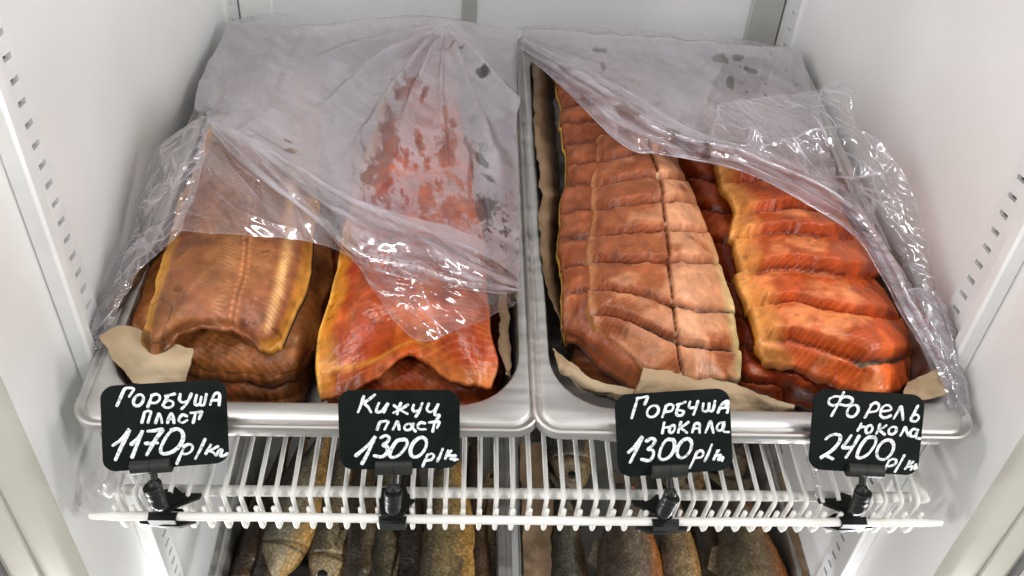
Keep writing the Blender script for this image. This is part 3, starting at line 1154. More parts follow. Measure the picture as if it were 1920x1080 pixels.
fillet([[(1085, 700, -.048), (1120, 722, -.046), (1170, 738, -.044), (1230, 745, -.044), (1300, 745, -.046), (1390, 735, -.048)],
        [(1080, 655, -.036), (1120, 672, -.030), (1170, 690, -.028), (1230, 700, -.028), (1300, 700, -.030), (1395, 690, -.040)],
        [(1075, 560, -.03), (1120, 560, -.026), (1170, 560, -.024), (1230, 560, -.024), (1300, 560, -.026), (1385, 560, -.036)],
        [(1080, 300, -.03), (1120, 300, -.026), (1160, 300, -.024), (1200, 300, -.024), (1240, 300, -.026), (1290, 300, -.036)]],
       80, 90, .012, col_under(lin((112, 54, 24)), lin((132, 70, 34)), lin((182, 112, 66))), skin_edges(SKGOLD, SKSIL, BROWN),
       'reddish brown lowest fillet showing behind the crumpled paper at the left front', group=G_R, rough=.006, seed=41)
side_cuts = [[(1040, y), (1130, y - 8)] for y in (205, 238, 274, 310, 352, 400, 450, 502, 556)]
fillet([[(1058, 632, -.014), (1100, 655, -.016), (1150, 700, -.022), (1198, 728, -.026), (1240, 738, -.032), (1290, 740, -.036)],
        [(1056, 604, -.002), (1098, 622, .002), (1146, 650, .0), (1190, 676, -.004), (1235, 690, -.012), (1290, 700, -.02)],
        [(1055, 545, .006), (1092, 548, .014), (1140, 552, .016), (1190, 556, .016), (1235, 560, .01), (1290, 566, .0)],
        [(1052, 452, .008), (1088, 450, .018), (1140, 450, .020), (1190, 450, .020), (1235, 450, .014), (1280, 450, .004)],
        [(1058, 350, .008), (1090, 348, .018), (1135, 346, .020), (1180, 346, .020), (1220, 346, .014), (1260, 346, .004)],
        [(1060, 250, .006), (1088, 248, .016), (1128, 246, .018), (1165, 246, .018), (1200, 246, .012), (1235, 246, .002)],
        [(1046, 160, .002), (1070, 158, .010), (1105, 156, .012), (1140, 156, .012), (1170, 156, .008), (1200, 156, .0)],
        [(1040, 105, -.006), (1060, 103, .002), (1090, 102, .004), (1120, 102, .004), (1150, 102, .0), (1180, 102, -.006)]],
       230, 110, .014, cf_side, skin_edges(lin((190, 150, 60)), SKDK, BROWN),
       'brownish cut fillet under the seamed one, showing along the paper at the left', group=G_R, rough=.004, seed=42, cuts=side_cuts, cut_amp=.004)
top_cuts = [[(1110, 205), (1250, 196)], [(1112, 255), (1200, 243), (1260, 246)], [(1115, 305), (1200, 285), (1275, 292)],
            [(1112, 353), (1212, 331), (1295, 340)], [(1112, 395), (1235, 377), (1305, 381)], [(1110, 442), (1243, 434), (1330, 438)],
            [(1108, 494), (1244, 491), (1345, 494)], [(1108, 542), (1190, 553), (1250, 573), (1310, 588), (1380, 588)],
            [(1110, 588), (1174, 599), (1252, 637), (1310, 655), (1385, 658)]]
top_seam = [(1190, 150), (1205, 220), (1222, 290), (1238, 345), (1243, 400), (1248, 440), (1252, 500), (1258, 555), (1264, 610), (1270, 660), (1272, 720)]
fillet([[(1118, 624, .004), (1165, 648, .003), (1215, 692, -.002), (1265, 706, .002), (1322, 712, .002), (1386, 706, -.006)],
        [(1110, 584, .016), (1160, 592, .024), (1212, 604, .028), (1262, 614, .030), (1318, 624, .026), (1380, 634, .008)],
        [(1108, 500, .022), (1155, 500, .034), (1205, 500, .039), (1255, 500, .041), (1300, 502, .037), (1354, 512, .018)],
        [(1108, 440, .022), (1150, 436, .035), (1195, 434, .041), (1240, 432, .043), (1285, 432, .039), (1330, 440, .022)],
        [(1112, 370, .022), (1150, 364, .035), (1190, 360, .041), (1230, 358, .043), (1265, 358, .039), (1299, 365, .022)],
        [(1118, 300, .020), (1150, 294, .032), (1185, 290, .038), (1215, 288, .040), (1245, 288, .036), (1272, 296, .020)],
        [(1118, 220, .016), (1146, 215, .026), (1174, 212, .032), (1200, 210, .034), (1226, 212, .030), (1250, 218, .016)],
        [(1112, 130, .008), (1136, 126, .014), (1160, 124, .018), (1182, 123, .020), (1204, 124, .018), (1226, 128, .008)]],
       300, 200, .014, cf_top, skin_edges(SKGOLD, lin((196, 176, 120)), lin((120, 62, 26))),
       'salmon pink fillet scored into two rows of blocks along a seam', group=G_R, rough=.0010, seed=43, cuts=top_cuts, cut_amp=.0105, skincut=[(7, 1225, 1375), (8, 1185, 1368)], seam=top_seam)
# deep row between the two piles
mid_cuts = [[(1290, y), (1420, y + 18)] for y in (330, 390, 450, 515, 580, 640, 700)]
fillet([[(1372, 738, -.046), (1400, 748, -.044), (1432, 752, -.044), (1470, 760, -.044)],
        [(1372, 690, -.034), (1400, 700, -.024), (1432, 706, -.024), (1470, 712, -.030)],
        [(1360, 600, -.028), (1388, 600, -.018), (1420, 606, -.016), (1462, 610, -.024)],
        [(1330, 480, -.026), (1360, 480, -.014), (1392, 480, -.012), (1432, 480, -.02)],
        [(1292, 360, -.024), (1322, 356, -.012), (1356, 354, -.010), (1400, 354, -.018)],
        [(1262, 240, -.024), (1290, 238, -.014), (1320, 236, -.012), (1360, 236, -.02)]],
       180, 70, .014, cf_deep, skin_edges(SKDK, SKDK, BROWN),
       'dark orange fillet sunk in the gap between the two right-hand piles', group=G_R, rough=.004, seed=44, cuts=mid_cuts, cut_amp=.006, mat=M_TROUT)
fillet([[(1452, 742, -.046), (1510, 764, -.044), (1575, 764, -.044), (1640, 760, -.046), (1700, 745, -.048)],
        [(1440, 706, -.030), (1495, 716, -.016), (1560, 722, -.018), (1630, 728, -.022), (1712, 716, -.034)],
        [(1428, 655, -.022), (1485, 655, -.008), (1560, 665, -.010), (1630, 680, -.014), (1712, 672, -.028)],
        [(1405, 560, -.02), (1465, 560, -.006), (1540, 560, -.006), (1610, 565, -.010), (1690, 575, -.026)],
        [(1350, 330, -.02), (1395, 330, -.006), (1445, 330, -.006), (1495, 330, -.010), (1560, 335, -.026)]],
       120, 110, .012, cf_deep, skin_edges(lin((160, 90, 40)), SKDK, lin((160, 60, 16))),
       'glossy red orange fillet under the thick trout slices, behind the rightmost price tag', group=G_R, rough=.006, seed=45,
       cuts=[[(1400, 640), (1720, 640)], [(1430, 690), (1490, 700), (1545, 735), (1720, 745)]], cut_amp=.008, mat=M_TROUT)
trout_cuts = [[(1340, 275), (1500, 268)], [(1345, 336), (1550, 330)], [(1380, 400), (1470, 388), (1590, 396)], [(1365, 446), (1470, 432), (1620, 452)],
              [(1385, 508), (1490, 495), (1580, 512), (1660, 517)], [(1405, 572), (1480, 560), (1560, 580), (1690, 596)],
              [(1420, 634), (1480, 633), (1560, 655), (1620, 680), (1715, 668)]]
fillet([[(1442, 672, -0.0060), (1500, 688, -0.0020), (1572, 716, -0.0060), (1656.52, 735.6, -0.0087), (1708, 720, -0.0260)],
        [(1428, 637, 0.0060), (1490, 632, 0.0190), (1560, 650, 0.0220), (1655.4, 671.8, 0.0193), (1710, 664, -0.0140)],
        [(1411, 575, 0.0100), (1475, 568, 0.0270), (1545, 577, 0.0330), (1635.84, 593.76, 0.0303), (1692, 600, -0.0060)],
        [(1389, 510, 0.0130), (1450, 504, 0.0310), (1515, 507, 0.0370), (1596.06, 516.54, 0.0343), (1653, 522, -0.0020)],
        [(1374, 455, 0.0130), (1435, 446, 0.0310), (1495, 446, 0.0370), (1565.64, 451.1, 0.0343), (1614, 455, 0.0000)],
        [(1380, 395, 0.0130), (1428, 387, 0.0310), (1478, 385, 0.0370), (1539.44, 389.1, 0.0343), (1580, 393, 0.0000)],
        [(1356, 342, 0.0110), (1400, 334, 0.0260), (1442, 330, 0.0320), (1495.34, 332.32, 0.0293), (1532, 337, -0.0040)],
        [(1340, 265, 0.0080), (1375, 259, 0.0180), (1410, 256, 0.0220), (1453.8, 258.1, 0.0202), (1485, 262, -0.0080)],
        [(1322, 180, 0.0000), (1352, 176, 0.0080), (1382, 174, 0.0100), (1419.26, 176.1, 0.0091), (1445, 180, -0.0160)]],
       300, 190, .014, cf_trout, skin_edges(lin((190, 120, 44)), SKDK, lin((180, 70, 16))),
       'glossy deep orange trout fillet cut into thick overlapping slices', group=G_R, rough=.0012, seed=46, cuts=trout_cuts, loose=1.1, skincut=[(6, 1590, 1702)], cut_amp=.0135, saw=.9, desat=0., tone=1.16, mat=M_TROUT)


# ------------------------------------------------------------------ paper
def paper(patches, label, mat=None, mats=None, name='parchment_sheet', group='sheets of parchment lining the trays', seed=0, frame=TR):
    VV, Fc, fm = [], [], []
    base = 0
    for k, (rows, nr, nc, amp, mi) in enumerate(patches):
        P, px, py, s, t = net(rows, nr, nc, frame)
        n = gnormal(P)
        h = 1.7 * amp * (crumple(P[..., 0] * 38, (P[..., 1] + P[..., 2]) * 38, seed + k * 5)) + amp * .6 * (fbm(P[..., 0] * 25, P[..., 1] * 25, seed + k) - .5)
        P = P + n * h[..., None]
        e = np.clip(1 - np.minimum(np.minimum(s, 1 - s), np.minimum(t, 1 - t)) * 14, 0, 1)
        P[..., 0] += e * .0016 * (fbm(P[..., 1] * 150, P[..., 0] * 150, seed + 7) - .5) * 2
        P[..., 1] += e * .0016 * (fbm(P[..., 0] * 150, P[..., 1] * 150, seed + 8) - .5) * 2
        top = P
        bot = P - n * .0004
        V = np.concatenate([top.reshape(-1, 3), bot.reshape(-1, 3)])
        g = grid_faces(nr, nc, base)
        g2 = grid_faces(nr, nc, base + nr * nc)[:, ::-1]
        Fc += [tuple(f) for f in g] + [tuple(f) for f in g2]
        lp = [(0, j) for j in range(nc)] + [(i, nc - 1) for i in range(1, nr)] + [(nr - 1, j) for j in range(nc - 2, -1, -1)] + [(i, 0) for i in range(nr - 2, 0, -1)]
        ids = [i * nc + j + base for i, j in lp]
        for a, b in zip(ids, ids[1:] + ids[:1]):
            Fc.append((a, b, b + nr * nc, a + nr * nc))
        fm += [mi] * (len(g) * 2 + len(ids))
        VV.append(V)
        base += len(V)
    o = link_mesh(name, frame.w(np.concatenate(VV)), Fc, None, mats=[M_PAPER, M_PAPERO], fmat=fm)
    tag(o, label, 'paper', group)
    return o


paper([([[(203, 572, .012), (255, 498, .012), (305, 428, .012), (345, 340, .010), (400, 220, .004)],
         [(216, 608, -.008), (266, 528, -.008), (313, 448, -.008), (350, 355, -.010), (404, 230, -.012)],
         [(240, 650, -.045), (284, 560, -.045), (326, 470, -.045), (360, 370, -.045), (408, 245, -.045)]], 40, 90, .004, 1),
       ([[(187, 630, .010), (235, 612, .010), (300, 640, .006), (362, 654, .004)],
         [(205, 662, .008), (240, 660, .009), (300, 678, .006), (358, 682, .004)],
         [(248, 718, -.003), (275, 722, -.006), (315, 720, -.008), (348, 716, -.008)]], 50, 70, .0025, 0)],
      'stiff beige paper lining the left wall of the left tray, corner folded out', seed=3)
paper([([[(935, 470, .010), (938, 560, .010), (944, 640, .008), (950, 700, -.002)],
         [(952, 480, -.004), (956, 570, -.006), (962, 640, -.008), (958, 710, -.012)],
         [(945, 490, -.045), (950, 580, -.045), (954, 650, -.045), (945, 725, -.045)]], 40, 70, .005, 1)],
      'dark oily paper scrap beside the orange slab at the right wall of its tray', seed=5)
paper([([[(998, 118, .0), (1004, 190, .004), (1003, 265, .005), (1013, 345, .005), (1012, 415, .004), (1018, 490, .003), (1036, 562, .0), (1052, 620, -.006)],
         [(1014, 122, -.008), (1022, 195, -.006), (1024, 268, -.006), (1032, 348, -.006), (1034, 418, -.006), (1038, 492, -.008), (1050, 565, -.014), (1058, 640, -.018)],
         [(1036, 128, -.045), (1042, 200, -.045), (1046, 272, -.045), (1050, 352, -.045), (1052, 422, -.045), (1052, 496, -.045), (1056, 570, -.045), (1066, 668, -.045)]], 40, 120, .003, 1),
       ([[(1034, 654, -.002), (1060, 670, -.010), (1085, 694, -.012), (1116, 714, -.010), (1160, 722, -.010), (1204, 732, -.012)],
         [(1042, 680, -.004), (1066, 690, -.010), (1090, 712, -.012), (1120, 732, -.012), (1150, 738, -.012), (1185, 742, -.014)],
         [(1050, 700, -.012), (1075, 712, -.016), (1098, 730, -.018), (1122, 742, -.018), (1148, 750, -.020), (1180, 754, -.022)]], 40, 80, .004, 0)],
      'brown paper along the left wall of the right tray with torn pale front edge', seed=7)
paper([([[(1208, 690, .006), (1262, 696, .006), (1322, 706, .005), (1388, 722, .002), (1440, 742, -.002), (1490, 760, -.006)],
         [(1198, 716, .001), (1260, 722, .002), (1322, 730, .001), (1388, 742, -.002), (1440, 756, -.005), (1490, 768, -.008)],
         [(1182, 752, -.012), (1255, 764, -.014), (1322, 770, -.014), (1388, 772, -.014), (1440, 774, -.014), (1490, 778, -.014)]], 40, 110, .003, 0)],
      'tan paper strip standing along the front of the right tray behind the third tag', seed=9)
paper([([[(1640, 420, .004), (1690, 500, .006), (1730, 590, .006), (1752, 660, .004), (1764, 712, .004)],
         [(1630, 430, -.012), (1680, 508, -.010), (1716, 598, -.010), (1735, 670, -.008), (1748, 732, -.002)],
         [(1620, 440, -.045), (1668, 516, -.045), (1702, 610, -.045), (1715, 690, -.040), (1722, 752, -.016)]], 40, 80, .005, 1),
       ([[(1700, 716, .000), (1730, 704, .008), (1764, 690, .012)], [(1694, 738, .002), (1732, 730, .008), (1768, 712, .010)], [(1702, 756, .000), (1738, 750, .005), (1772, 738, .006)]], 40, 50, .004, 0)],
      'tan paper at the right wall of its tray, corner turned out beside the last tag', seed=12)


# ------------------------------------------------------------------ plastic film
def film(patches, label, name='plastic_film', group=None, seed=0, frame=TR, limit=.3345):
    VV, Fc, HH = [], [], []
    base = 0
    for k, pt in enumerate(patches):
        rows, nr, nc, amp, freq, hz = pt[:6]
        P, px, py, s, t = net(rows, nr, nc, frame)
        n = gnormal(P)
        u, v, w = P[..., 0], P[..., 1], P[..., 2]
        ex = pt[7] if len(pt) > 7 else {}
        ang = ex.get('ang', -.8)
        y_ = v + w * .8
        x, y = (u * math.cos(ang) + y_ * math.sin(ang)) * freq * ex.get('ani', 1.0), (-u * math.sin(ang) + y_ * math.cos(ang)) * freq
        h = crumple(x, y, seed + k * 7)
        lap = np.abs(h - (np.roll(h, 2, 0) + np.roll(h, -2, 0) + np.roll(h, 2, 1) + np.roll(h, -2, 1)) / 4)
        lap = np.clip(lap / (np.percentile(lap, 97) + 1e-9), 0, 1.5)
        lap = sstep(.35, 1.1, lap)
        lap[:2] = lap[-2:] = 0
        lap[:, :2] = lap[:, -2:] = 0
        a = amp(s, t, px, py) if callable(amp) else amp
        P = P + n * (h * a)[..., None]
        line = np.zeros(u.shape)
        if ex.get('K'):
            ch, line = creases(u, y_, ex['K'], seed + k, ang, ex.get('spread', .5))
            P = P + n * (ch * .0016 * np.clip(a / .006, 0, 1.5))[..., None]
        if len(pt) > 6 and pt[6] is not None:
            P = P + n * pt[6](s, t, px, py, P)[..., None]
        P[..., 0] = np.clip(P[..., 0], -limit, limit)
        H = hz(s, t, px, py, lap) + line * ex.get('line', .5)
        VV.append(P.reshape(-1, 3))
        HH.append(np.clip(H, 0, 1).ravel())
        Fc += [tuple(f) for f in grid_faces(nr, nc, base)]
        base += nr * nc
    o = link_mesh(name, frame.w(np.concatenate(VV)), Fc, M_FILM, attrs={'haze': np.concatenate(HH)})
    tag(o, label, 'plastic film', group)
    return o


def blobs(px, py, L, seed, soft=.26, grow=1.0):
    """ragged wet patches: 1 inside"""
    m = np.zeros(px.shape)
    nz = fbm(px / 14, py / 14, seed, 4) - .5
    n2 = fbm(px / 5, py / 6, seed + 3, 2) - .5
    for cx, cy, rx, ry, an in L:
        c, s_ = math.cos(math.radians(an)), math.sin(math.radians(an))
        X, Y = px - cx, py - cy
        q = ((X * c + Y * s_) / (rx * grow)) ** 2 + ((-X * s_ + Y * c) / ry) ** 2
        m = np.maximum(m, sstep(soft, -soft, np.sqrt(q) - 1 + nz * 1.1 + n2 * .9))
    return m


WET_L = [(727, 285, 12, 74, 6), (716, 345, 11, 26, 14), (692, 332, 8, 28, 22), (774, 152, 10, 9, 0), (760, 174, 8, 22, 50), (795, 178, 3, 14, 25), (787, 268, 5, 18, -12), (800, 305, 5, 14, 0),
         (837, 285, 10, 40, -4), (835, 215, 4, 16, 0), (848, 232, 5, 8, -30), (882, 330, 3, 52, 2), (799, 372, 10, 34, 2), (851, 398, 14, 26, 0), (892, 392, 24, 20, 0), (545, 283, 8, 5, 0), (537, 262, 6, 2, 20),
         (862, 345, 8, 9, 30), (900, 300, 4, 22, -40), (914, 335, 3, 14, -50), (770, 430, 40, 12, 20), (850, 92, 11, 3, -10), (842, 44, 11, 3, -45), (900, 140, 8, 7, 30), (866, 128, 3, 3, 0), (740, 150, 3, 4, 0)]


def haze_back_left(s, t, px, py, lap):
    n = fbm(px / 60, py / 60, 101)
    h = .77 + .22 * (n - .5) + .5 * (fbm((px + py * .6) / 70, (py - px * .6) / 14, 109, 3) - .5) * sstep(.3, .7, n)
    # where the fogged film nears the fish it turns pinkish-clear
    over = sstep(640, 720, px - (py - 300) * -.25) * sstep(930, 880, px) * sstep(120, 230, py)
    h = h - .30 * over
    h = h - .10 * sstep(300, 420, py)
    m = blobs(px, py, WET_L, 103, grow=1.45)
    fog = sstep(.60, .66, fbm(px / 7, py / 7, 105, 3)) * sstep(330, 430, py) * sstep(720, 780, px)
    sp = sstep(.66, .72, fbm(px / 9, py / 14, 107, 3)) * over * sstep(200, 300, py)
    h = h * (1 - .985 * np.maximum(m, np.maximum(sp * .9, fog * .8)))
    h = np.where(t > .93, np.maximum(h, .6), h)
    return h + lap * .08


def drape(px, py, seed, amp=.0016):
    a = 1 - np.abs(2 * fbm((px * .8 + py * .6) / 220, (py * .8 - px * .6) / 64, seed, 2) - 1)
    b = 1 - np.abs(2 * fbm((px * .5 - py * .85) / 220, (py * .5 + px * .85) / 80, seed + 4, 2) - 1)
    return amp * (sstep(.72, 1.0, a) + .7 * sstep(.75, 1.0, b))


def disp_back_left(s, t, px, py, P):
    # long tension folds that run to the peak at the back
    a = np.arctan2(py - 45, px - 833)
    r = np.hypot(px - 833, py - 45)
    f = np.zeros(px.shape)
    for ang, wd, am in ((2.55, .05, .006), (2.2, .045, .005), (1.95, .05, .004), (1.25, .06, .006), (.85, .05, .005), (1.6, .04, .003), (2.85, .06, .004)):
        f += 1.7 * am * gauss(a - ang - .03 * np.sin(r / 60), wd) * sstep(10, 60, r) * sstep(380, 150, r)
    f += drape(px, py, 113) * sstep(0, .08, t) * sstep(1, .9, t)
    f += .004 * gauss(py - (50 + 12 * np.sin(px / 70)), 9) * sstep(.2, .0, t)
    f += .006 * (fbm(px / 45, py / 45, 111) - .5) * sstep(.0, .15, t) * sstep(.25, .05, s)
    return f


def haze_clear(base, seed, fr=40, k=1.0):
    def f(s, t, px, py, lap):
        n = fbm(px / fr, py / fr, seed)
        e = np.minimum(np.minimum(s, 1 - s), np.minimum(t, 1 - t))
        return base + .16 * (n - .5) + lap * .42 * k + .35 * sstep(.014, .0, e)
    return f


def haze_front_left(s, t, px, py, lap):
    n = fbm(px / 30, py / 30, 121)
    streak = fbm((px + py * 1.9) / 60, (py - px * .55) / 7, 123, 3)
    band = sstep(.42, .0, t)                       # close to the fold the film is doubled up
    h = .05 + .12 * (n - .5) + band * (.12 + .5 * (streak - .5)) + lap * .30
    h = h + .30 * sstep(640, 560, px) * sstep(.3, .8, t) * sstep(400, 520, px) * (.5 + n)
    h = h + .22 * gauss((px - 700) + (py - 520) * -1.4, 40) * sstep(.9, .5, t)
    fog = sstep(.56, .64, fbm(px / 6, py / 6, 125, 3)) * gauss(px - 740, 70) * gauss(py - 500, 40)
    h = h * (1 - .8 * fog)
    e = np.minimum(1 - t, np.minimum(s, 1 - s))
    return h + .35 * sstep(.02, .0, e)


G_F = 'films covering the fish trays'


def haze_band_left(s, t, px, py, lap):
    streak = fbm(s * 7 + t * 1.5, t * 9 - s * 3, 133, 4)
    n = fbm(px / 40, py / 40, 135)
    h = .40 + 1.5 * (streak - .5) + .35 * (n - .5) + lap * .15
    fog = gauss(px - 715, 75) * sstep(.3, .8, t)
    h = h + .35 * fog - .7 * fog * sstep(.56, .64, fbm(px / 6, py / 6, 125, 3))
    h = h - .30 * gauss(px - 850, 60) * gauss(t - .75, .35)
    return np.clip(h, .03, .92) + .25 * sstep(.05, 0, np.minimum(t, 1 - t))


BAND_L = [(388, 226, .068), (478, 272, .068), (555, 318, .064), (640, 370, .062), (740, 415, .062), (840, 448, .060), (915, 482, .046), (974, 524, .016)]
film([
    ([[(430, 44, .004), (520, 22, .012), (600, 46, .012), (690, 38, .014), (770, 32, .020), (833, 34, .032), (905, 50, .016), (970, 62, .012)],
      [(388, 125, .008), (500, 105, .022), (590, 110, .020), (680, 110, .020), (765, 105, .032), (838, 100, .040), (905, 115, .022), (967, 140, .006)],
      [(364, 196, .016), (480, 172, .036), (575, 175, .032), (660, 180, .032), (750, 180, .044), (840, 175, .044), (905, 190, .026), (968, 215, .006)],
      [(384, 212, .046), (470, 222, .050), (565, 245, .044), (650, 260, .042), (735, 265, .053), (830, 270, .050), (900, 285, .034), (970, 310, .008)],
      [(387, 222, .060), (475, 256, .060), (555, 300, .055), (640, 345, .052), (735, 360, .056), (825, 372, .055), (900, 392, .040), (972, 420, .010)],
      BAND_L], 200, 240, .0030, 26, haze_back_left, disp_back_left),
    ([BAND_L,
      [(382, 238, .072), (470, 292, .072), (556, 345, .068), (645, 402, .066), (738, 450, .066), (832, 484, .062), (908, 510, .048), (974, 540, .016)],
      [(365, 310, .066), (462, 350, .064), (565, 395, .058), (655, 440, .058), (742, 510, .060), (822, 545, .056), (898, 550, .042), (973, 550, .014)],
      [(342, 390, .058), (452, 405, .058), (575, 430, .052), (660, 468, .054), (746, 565, .054), (810, 600, .050), (892, 580, .040), (972, 556, .012)],
      [(322, 434, .052), (440, 440, .053), (590, 456, .046), (668, 496, .050), (750, 612, .048), (800, 640, .044), (885, 604, .036), (972, 562, .010)]],
     190, 300, lambda s, t, px, py: .0125 * (.30 + .70 * sstep(0, .3, t)), 28, haze_front_left, None, dict(ang=-.75, ani=.32, K=110, spread=.45, line=.45)),
    # the doubled fold that runs diagonally across both piles
    ([[(x, y - 4, w + .001) for x, y, w in BAND_L],
      [(392, 230, .075), (462, 277, .078), (535, 332, .076), (612, 385, .074), (712, 436, .074), (816, 468, .073), (900, 503, .058), (975, 530, .024)],
      [(398, 238, .078), (452, 285, .080), (522, 348, .078), (598, 408, .076), (690, 468, .076), (794, 500, .074), (886, 528, .060), (976, 542, .026)],
      [(402, 246, .070), (446, 292, .070), (512, 358, .066), (588, 420, .064), (668, 492, .066), (780, 530, .064), (878, 548, .050), (976, 552, .018)]],
     60, 320, .0045, 46, haze_band_left, lambda s, t, px, py, P: .0022 * np.sin(t * 15 + 5 * fbm(s * 7, t * 0, 129)), dict(ang=-.75, ani=.35, K=40, spread=.12, line=.35)),
    ([[(394, 224, .070), (390, 222, .070), (380, 220, .066), (366, 224, .056)],
      [(386, 270, .070), (352, 258, .070), (316, 256, .056), (286, 284, .036)],
      [(368, 350, .064), (335, 340, .066), (298, 338, .048), (262, 356, .022)],
      [(330, 436, .052), (306, 430, .052), (274, 424, .034), (246, 434, .012)],
      [(262, 506, .026), (248, 502, .026), (228, 504, .018), (204, 516, .006)],
      [(216, 588, .016), (203, 584, .017), (188, 590, .010), (172, 606, .002)],
      [(188, 652, .004), (178, 650, .005), (168, 652, .004), (156, 658, .002)]], 260, 120, lambda s, t, px, py: .013 * (.15 + .85 * sstep(0, .25, 1 - s)), 34, haze_clear(.20, 131, 25, 1.0), None, dict(ang=.95, ani=.35, K=130, spread=.4, line=.8)),
], 'foggy plastic film over the left tray, its front edge folded back and crumpled', seed=1, group=G_F)

UP_R = [(979, 72, .014), (1080, 120, .046), (1200, 186, .062), (1262, 226, .066), (1332, 258, .066), (1430, 284, .064), (1540, 326, .056), (1620, 392, .044), (1680, 482, .034), (1716, 562, .026), (1756, 642, .016), (1790, 716, .006)]
LO_R = [(975, 98, .010), (1042, 152, .034), (1165, 270, .056), (1236, 290, .060), (1330, 306, .060), (1420, 332, .058), (1520, 386, .050), (1600, 442, .040), (1650, 512, .030), (1690, 592, .022), (1736, 662, .014), (1774, 726, .004)]
WET_R = [(1180, 215, 26, 10, 20), (1185, 250, 22, 9, 25), (1125, 95, 14, 4, 0), (1130, 128, 4, 9, 0), (1350, 112, 16, 7, 10), (1385, 108, 10, 5, 0), (1405, 130, 14, 5, 20), (1370, 155, 8, 12, 0), (1325, 290, 13, 8, 0), (1100, 190, 12, 5, 45), (1260, 245, 16, 7, 20), (1560, 305, 10, 10, 0)]


def haze_back_right(s, t, px, py, lap):
    n = fbm(px / 60, py / 60, 141)
    h = .77 + .22 * (n - .5) + .4 * (fbm((px + py * .6) / 70, (py - px * .6) / 14, 149, 3) - .5)
    m = blobs(px, py, WET_R, 143)
    sp = sstep(.74, .78, fbm(px / 9, py / 9, 147, 3)) * sstep(1340, 1420, px)
    h = h * (1 - .85 * np.maximum(m, sp))
    h = h - .25 * sstep(1470, 1520, px)
    return h + lap * .08


def haze_band_right(s, t, px, py, lap):
    n = fbm(px / 40, py / 40, 151)
    m = blobs(px, py, WET_R, 143)
    streak = fbm((px * .9 + py * .5) / 80, (py - px * .55) / 6, 153, 3)
    h = .56 + .25 * (n - .5) + 1.2 * (streak - .5) + lap * .2
    h = h * (1 - .75 * m)
    e = np.minimum(t, 1 - t)
    return h + .3 * sstep(.06, .0, e)


